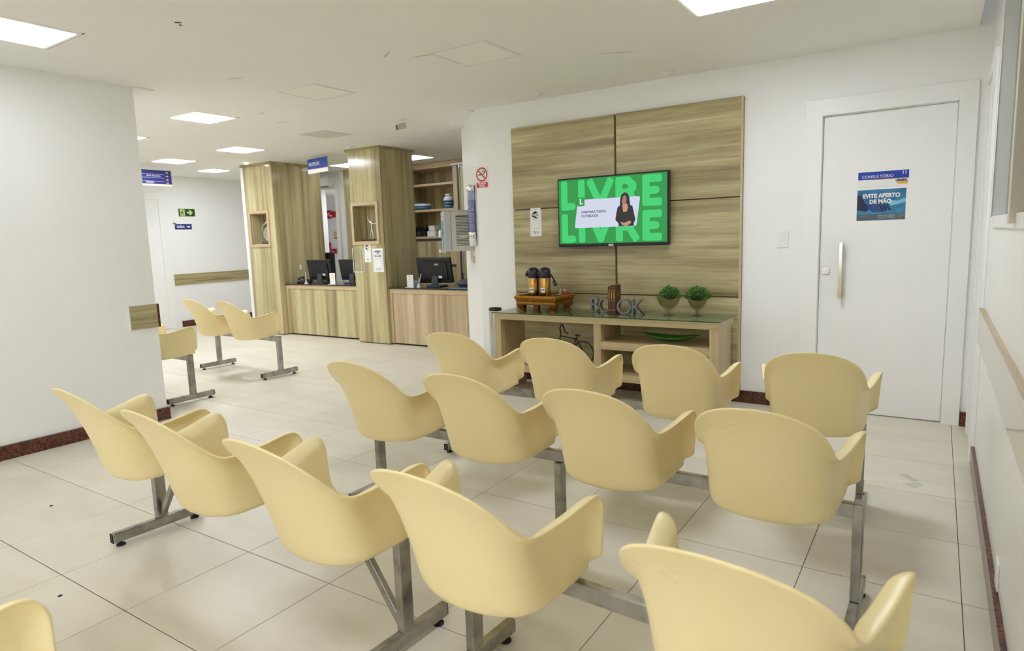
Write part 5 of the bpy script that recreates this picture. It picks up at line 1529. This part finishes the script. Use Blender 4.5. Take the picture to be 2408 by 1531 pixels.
sb_('track', M_whitepl, -6.25, -5.10, 7.905, 7.938, 2.455, 2.490, 0.008)
sb_('handle_strip', M_dgrey, -7.23, -6.235, 7.955, 7.965, 1.325, 1.368)
for x0, x1 in ((-7.228, -6.792), (-6.788, -6.52), (-6.516, -6.237)):
    d_ = sb_('drawer_front', M_wood_z, x0, x1, 7.945, 7.963, 0.96, 1.325)
    d2__ = sb_('drawer_front', M_wood_z, x0, x1, 7.945, 7.963, 0.40, 0.915)
sb_('handle_strip', M_dgrey, -7.23, -6.235, 7.952, 7.965, 0.917, 0.958)
sb_('shelf', M_edge, -7.23, -6.235, 7.945, 8.38, 0.10, 0.39)
blu = mat('ceramic_white', (0.78, 0.79, 0.80, 1), 0.15); bl_b = mat('ceramic_blue', lin(40, 78, 150), 0.15); bl_t = mat('ceramic_teal', lin(86, 146, 172), 0.15); bl_n = mat('ceramic_navy', lin(24, 34, 90), 0.15)
bw = thing('ceramic_bowl', 'white and blue ceramic bowl on the shelf above the water cooler', 'bowl', (-7.02, 8.10, 1.8245))
MB().lathe([(0.10, 0.0), (0.145, 0.030), (0.152, 0.045)], 32).build('lower_band', bl_t, bw, smooth=True)
MB().lathe([(0.152, 0.045), (0.158, 0.062)], 32).build('blue_band', bl_b, bw, smooth=True)
MB().lathe([(0.158, 0.062), (0.152, 0.092), (0.134, 0.104), (0.128, 0.100), (0.14, 0.06), (0, 0.02)], 32).build('body', blu, bw, smooth=True)
vs = thing('ceramic_vase', 'white vase with blue and teal bands on the shelf', 'vase', (-6.43, 8.06, 1.8245))
for nm, pr, m in (('foot_band', [(0.058, 0), (0.062, 0.016)], bl_n), ('teal_band', [(0.062, 0.016), (0.074, 0.052)], bl_t), ('navy_band', [(0.074, 0.052), (0.077, 0.068)], bl_n), ('teal_band', [(0.077, 0.068), (0.082, 0.098)], bl_t), ('navy_band', [(0.082, 0.098), (0.083, 0.118)], bl_n), ('body', [(0.083, 0.118), (0.082, 0.150), (0.064, 0.180), (0.044, 0.188), (0.043, 0.196)], blu), ('neck_band', [(0.0435, 0.190), (0.0435, 0.198)], bl_b), ('lip', [(0.043, 0.196), (0.054, 0.206), (0.056, 0.222), (0.046, 0.224), (0.038, 0.20), (0, 0.19)], blu)):
    MB().lathe(pr, 32).build(nm, m, vs, smooth=True)
bd_ = thing('black_device', 'black box camera device on the lower shelf beside white boxes', 'device', (-7.06, 8.12, 1.4025))
boxobj('body', M_black, bd_, -0.13, 0.13, -0.09, 0.09, 0.0, 0.105, 0.008); boxobj('hood', M_black, bd_, -0.10, 0.15, -0.08, 0.08, 0.105, 0.155, 0.02)
MB().cyl((0.02, -0.09, 0.055), (0.02, -0.102, 0.055), 0.032, 0.030, 18).build('lens', M_dgrey, bd_)
for k, (x, z_, w_, l_) in enumerate(((-6.79, 1.4025, .17, 'white carton at the bottom, beside the black box device'), (-6.78, 1.4885, .12, 'smaller white carton stacked on top, beside the black box device'))):
    t = thing('white_carton', l_, 'box', (x, 8.1, z_), 0, 'white cartons on the shelf')
    boxobj('body', M_paper, t, -w_ / 2, w_ / 2, -0.07, 0.07, 0, 0.083, 0.002); boxobj('seal', M_frame_trim, t, -w_ / 2 - .0004, w_ / 2 + .0004, -0.0704, 0.0704, 0.062, 0.066)

# office chairs behind the counters
def office_chair(label, x, y, rz, ztop):
    t = thing('office_chair', label, 'office chair', (x, y, 0), rz, 'black office chairs')
    MB().box(-0.22, 0.22, -0.02, 0.03, ztop - 0.52, ztop).build('backrest', M_blackm, t, 0.05, 4)
    MB().box(-0.24, 0.24, -0.50, -0.04, 0.44, 0.52).build('seat', M_blackm, t, 0.03, 3)
    MB().cyl((0, -0.25, 0.10), (0, -0.25, 0.44), 0.025).build('column', M_dgrey, t)
    MB().bar((0, 0.04, 0.46), (0, 0.04, ztop - .3), 0.05, 0.015, up=(0, 1, 0)).build('back_support', M_dgrey, t)
    MB().bar((0, 0.04, 0.46), (0, -0.25, 0.45), 0.05, 0.015).build('seat_bracket', M_dgrey, t)
    for k in range(5):
        a = 2 * math.pi * k / 5
        lg = MB().bar((0, -0.25, 0.10), (0.28 * math.cos(a), -0.25 + 0.28 * math.sin(a), 0.075), 0.04, 0.03).build('leg', M_dgrey, t)
        MB().ball((0.28 * math.cos(a), -0.25 + 0.28 * math.sin(a), 0.0305), 0.03, 10).build('castor', M_black, lg)
    return t
office_chair('black office chair whose back shows behind the left monitor', -8.27, 7.115, rad(180), 1.20)
office_chair('black office chair showing beside the white wall at the right counter', -5.12, 7.05, rad(-60), 1.14)

# ------------------------------------------------------------------ doorway behind the reception: fittings and red fire signs
ac = thing('air_conditioner', 'white split air conditioner above the doorway behind the reception', 'air conditioner', (-8.82, 7.75, 2.295))
boxobj('body', M_whitepl, ac, -0.36, 0.20, -0.17, -0.016, 0.0, 0.16, 0.02); boxobj('louvre', M_slit, ac, -0.34, 0.18, -0.172, -0.12, -0.004, 0.004)
FY = 8.9
structure(boxobj('wall_fire', M_wall, None, -10.8, -8.0, FY, FY + .1, 0, CEIL))
def rsign(name, label, x0, x1, z0, z1, m, cat='sign'):
    return sign(name, label, (x0 + x1) / 2, FY, (z0 + z1) / 2, x1 - x0, z1 - z0, m, cat=cat)
t, p = rsign('alarm_sign', 'red fire alarm sign with a horn symbol through the reception doorway', -10.205, -10.068, 1.830, 1.995, M_red)
hs_ = MB(); hs_.box(-0.055, -0.020, -0.0042, -0.0036, -0.020, 0.028); hs_.prism([(-0.020, -0.006), (0.050, -0.040), (0.050, 0.046), (-0.020, 0.014)], -0.0042, -0.0036); hs_.build('print', M_cream_print, p)
h2 = MB(); h2.box(-0.048, -0.027, -0.0047, -0.0043, -0.012, 0.020); h2.prism([(-0.006, 0.002), (0.042, -0.026), (0.042, 0.032), (-0.006, 0.008)], -0.0047, -0.0043); h2.build('print', M_red, p)
t = thing('alarm_siren', 'dark red siren box beside the horn sign in the back room', 'siren', (-9.995, FY, 1.908)); boxobj('body', M_redbox, t, -0.058, 0.058, -0.06, 0, -0.058, 0.058, 0.006); boxobj('plate', M_paper, t, -0.045, -0.010, -0.062, -0.059, -0.040, -0.010)
t, p = rsign('hydrant_sign', 'red hydrant sign with a letter H above the red cabinet', -10.459, -10.344, 1.465, 1.617, M_red)
text('H', 0.125, M_cream_print, p, 0, -0.0042, 0.0, bold=.003)
t, p = rsign('extinguisher_sign', 'cream sign with a red ring above the red call point', -10.046, -9.950, 1.425, 1.595, M_cream_print)
MB().ring(0, 0.022, -0.0042, -0.0034, 0.036, 0.024, 28).build('print', M_red, p); pl(p, M_red, -0.042, 0.042, -0.080, -0.042, y=-0.0034)
l3 = MB()
for z_ in (-.056, -.066): l3.box(-.032, .032, -0.0040, -0.0034, z_, z_ + .003)
l3.build('print', M_cream_print, p)
t = thing('hydrant_cabinet', 'large dark red fire cabinet on the back room wall', 'cabinet', (-10.303, FY, 0.90)); boxobj('body', M_redbox, t, -0.158, 0.158, -0.05, 0, 0.0, 0.463, 0.004); boxobj('door', M_redbox, t, -0.145, 0.145, -0.056, -0.05, 0.012, 0.45, 0.003)
t = thing('call_point', 'small red fire call point box below the cream sign', 'call point', (-10.035, FY, 1.189)); boxobj('body', M_redbox, t, -0.058, 0.058, -0.045, 0, -0.048, 0.048, 0.005); boxobj('plate', M_paper, t, -0.028, 0.0, -0.047, -0.045, -0.032, 0.0)
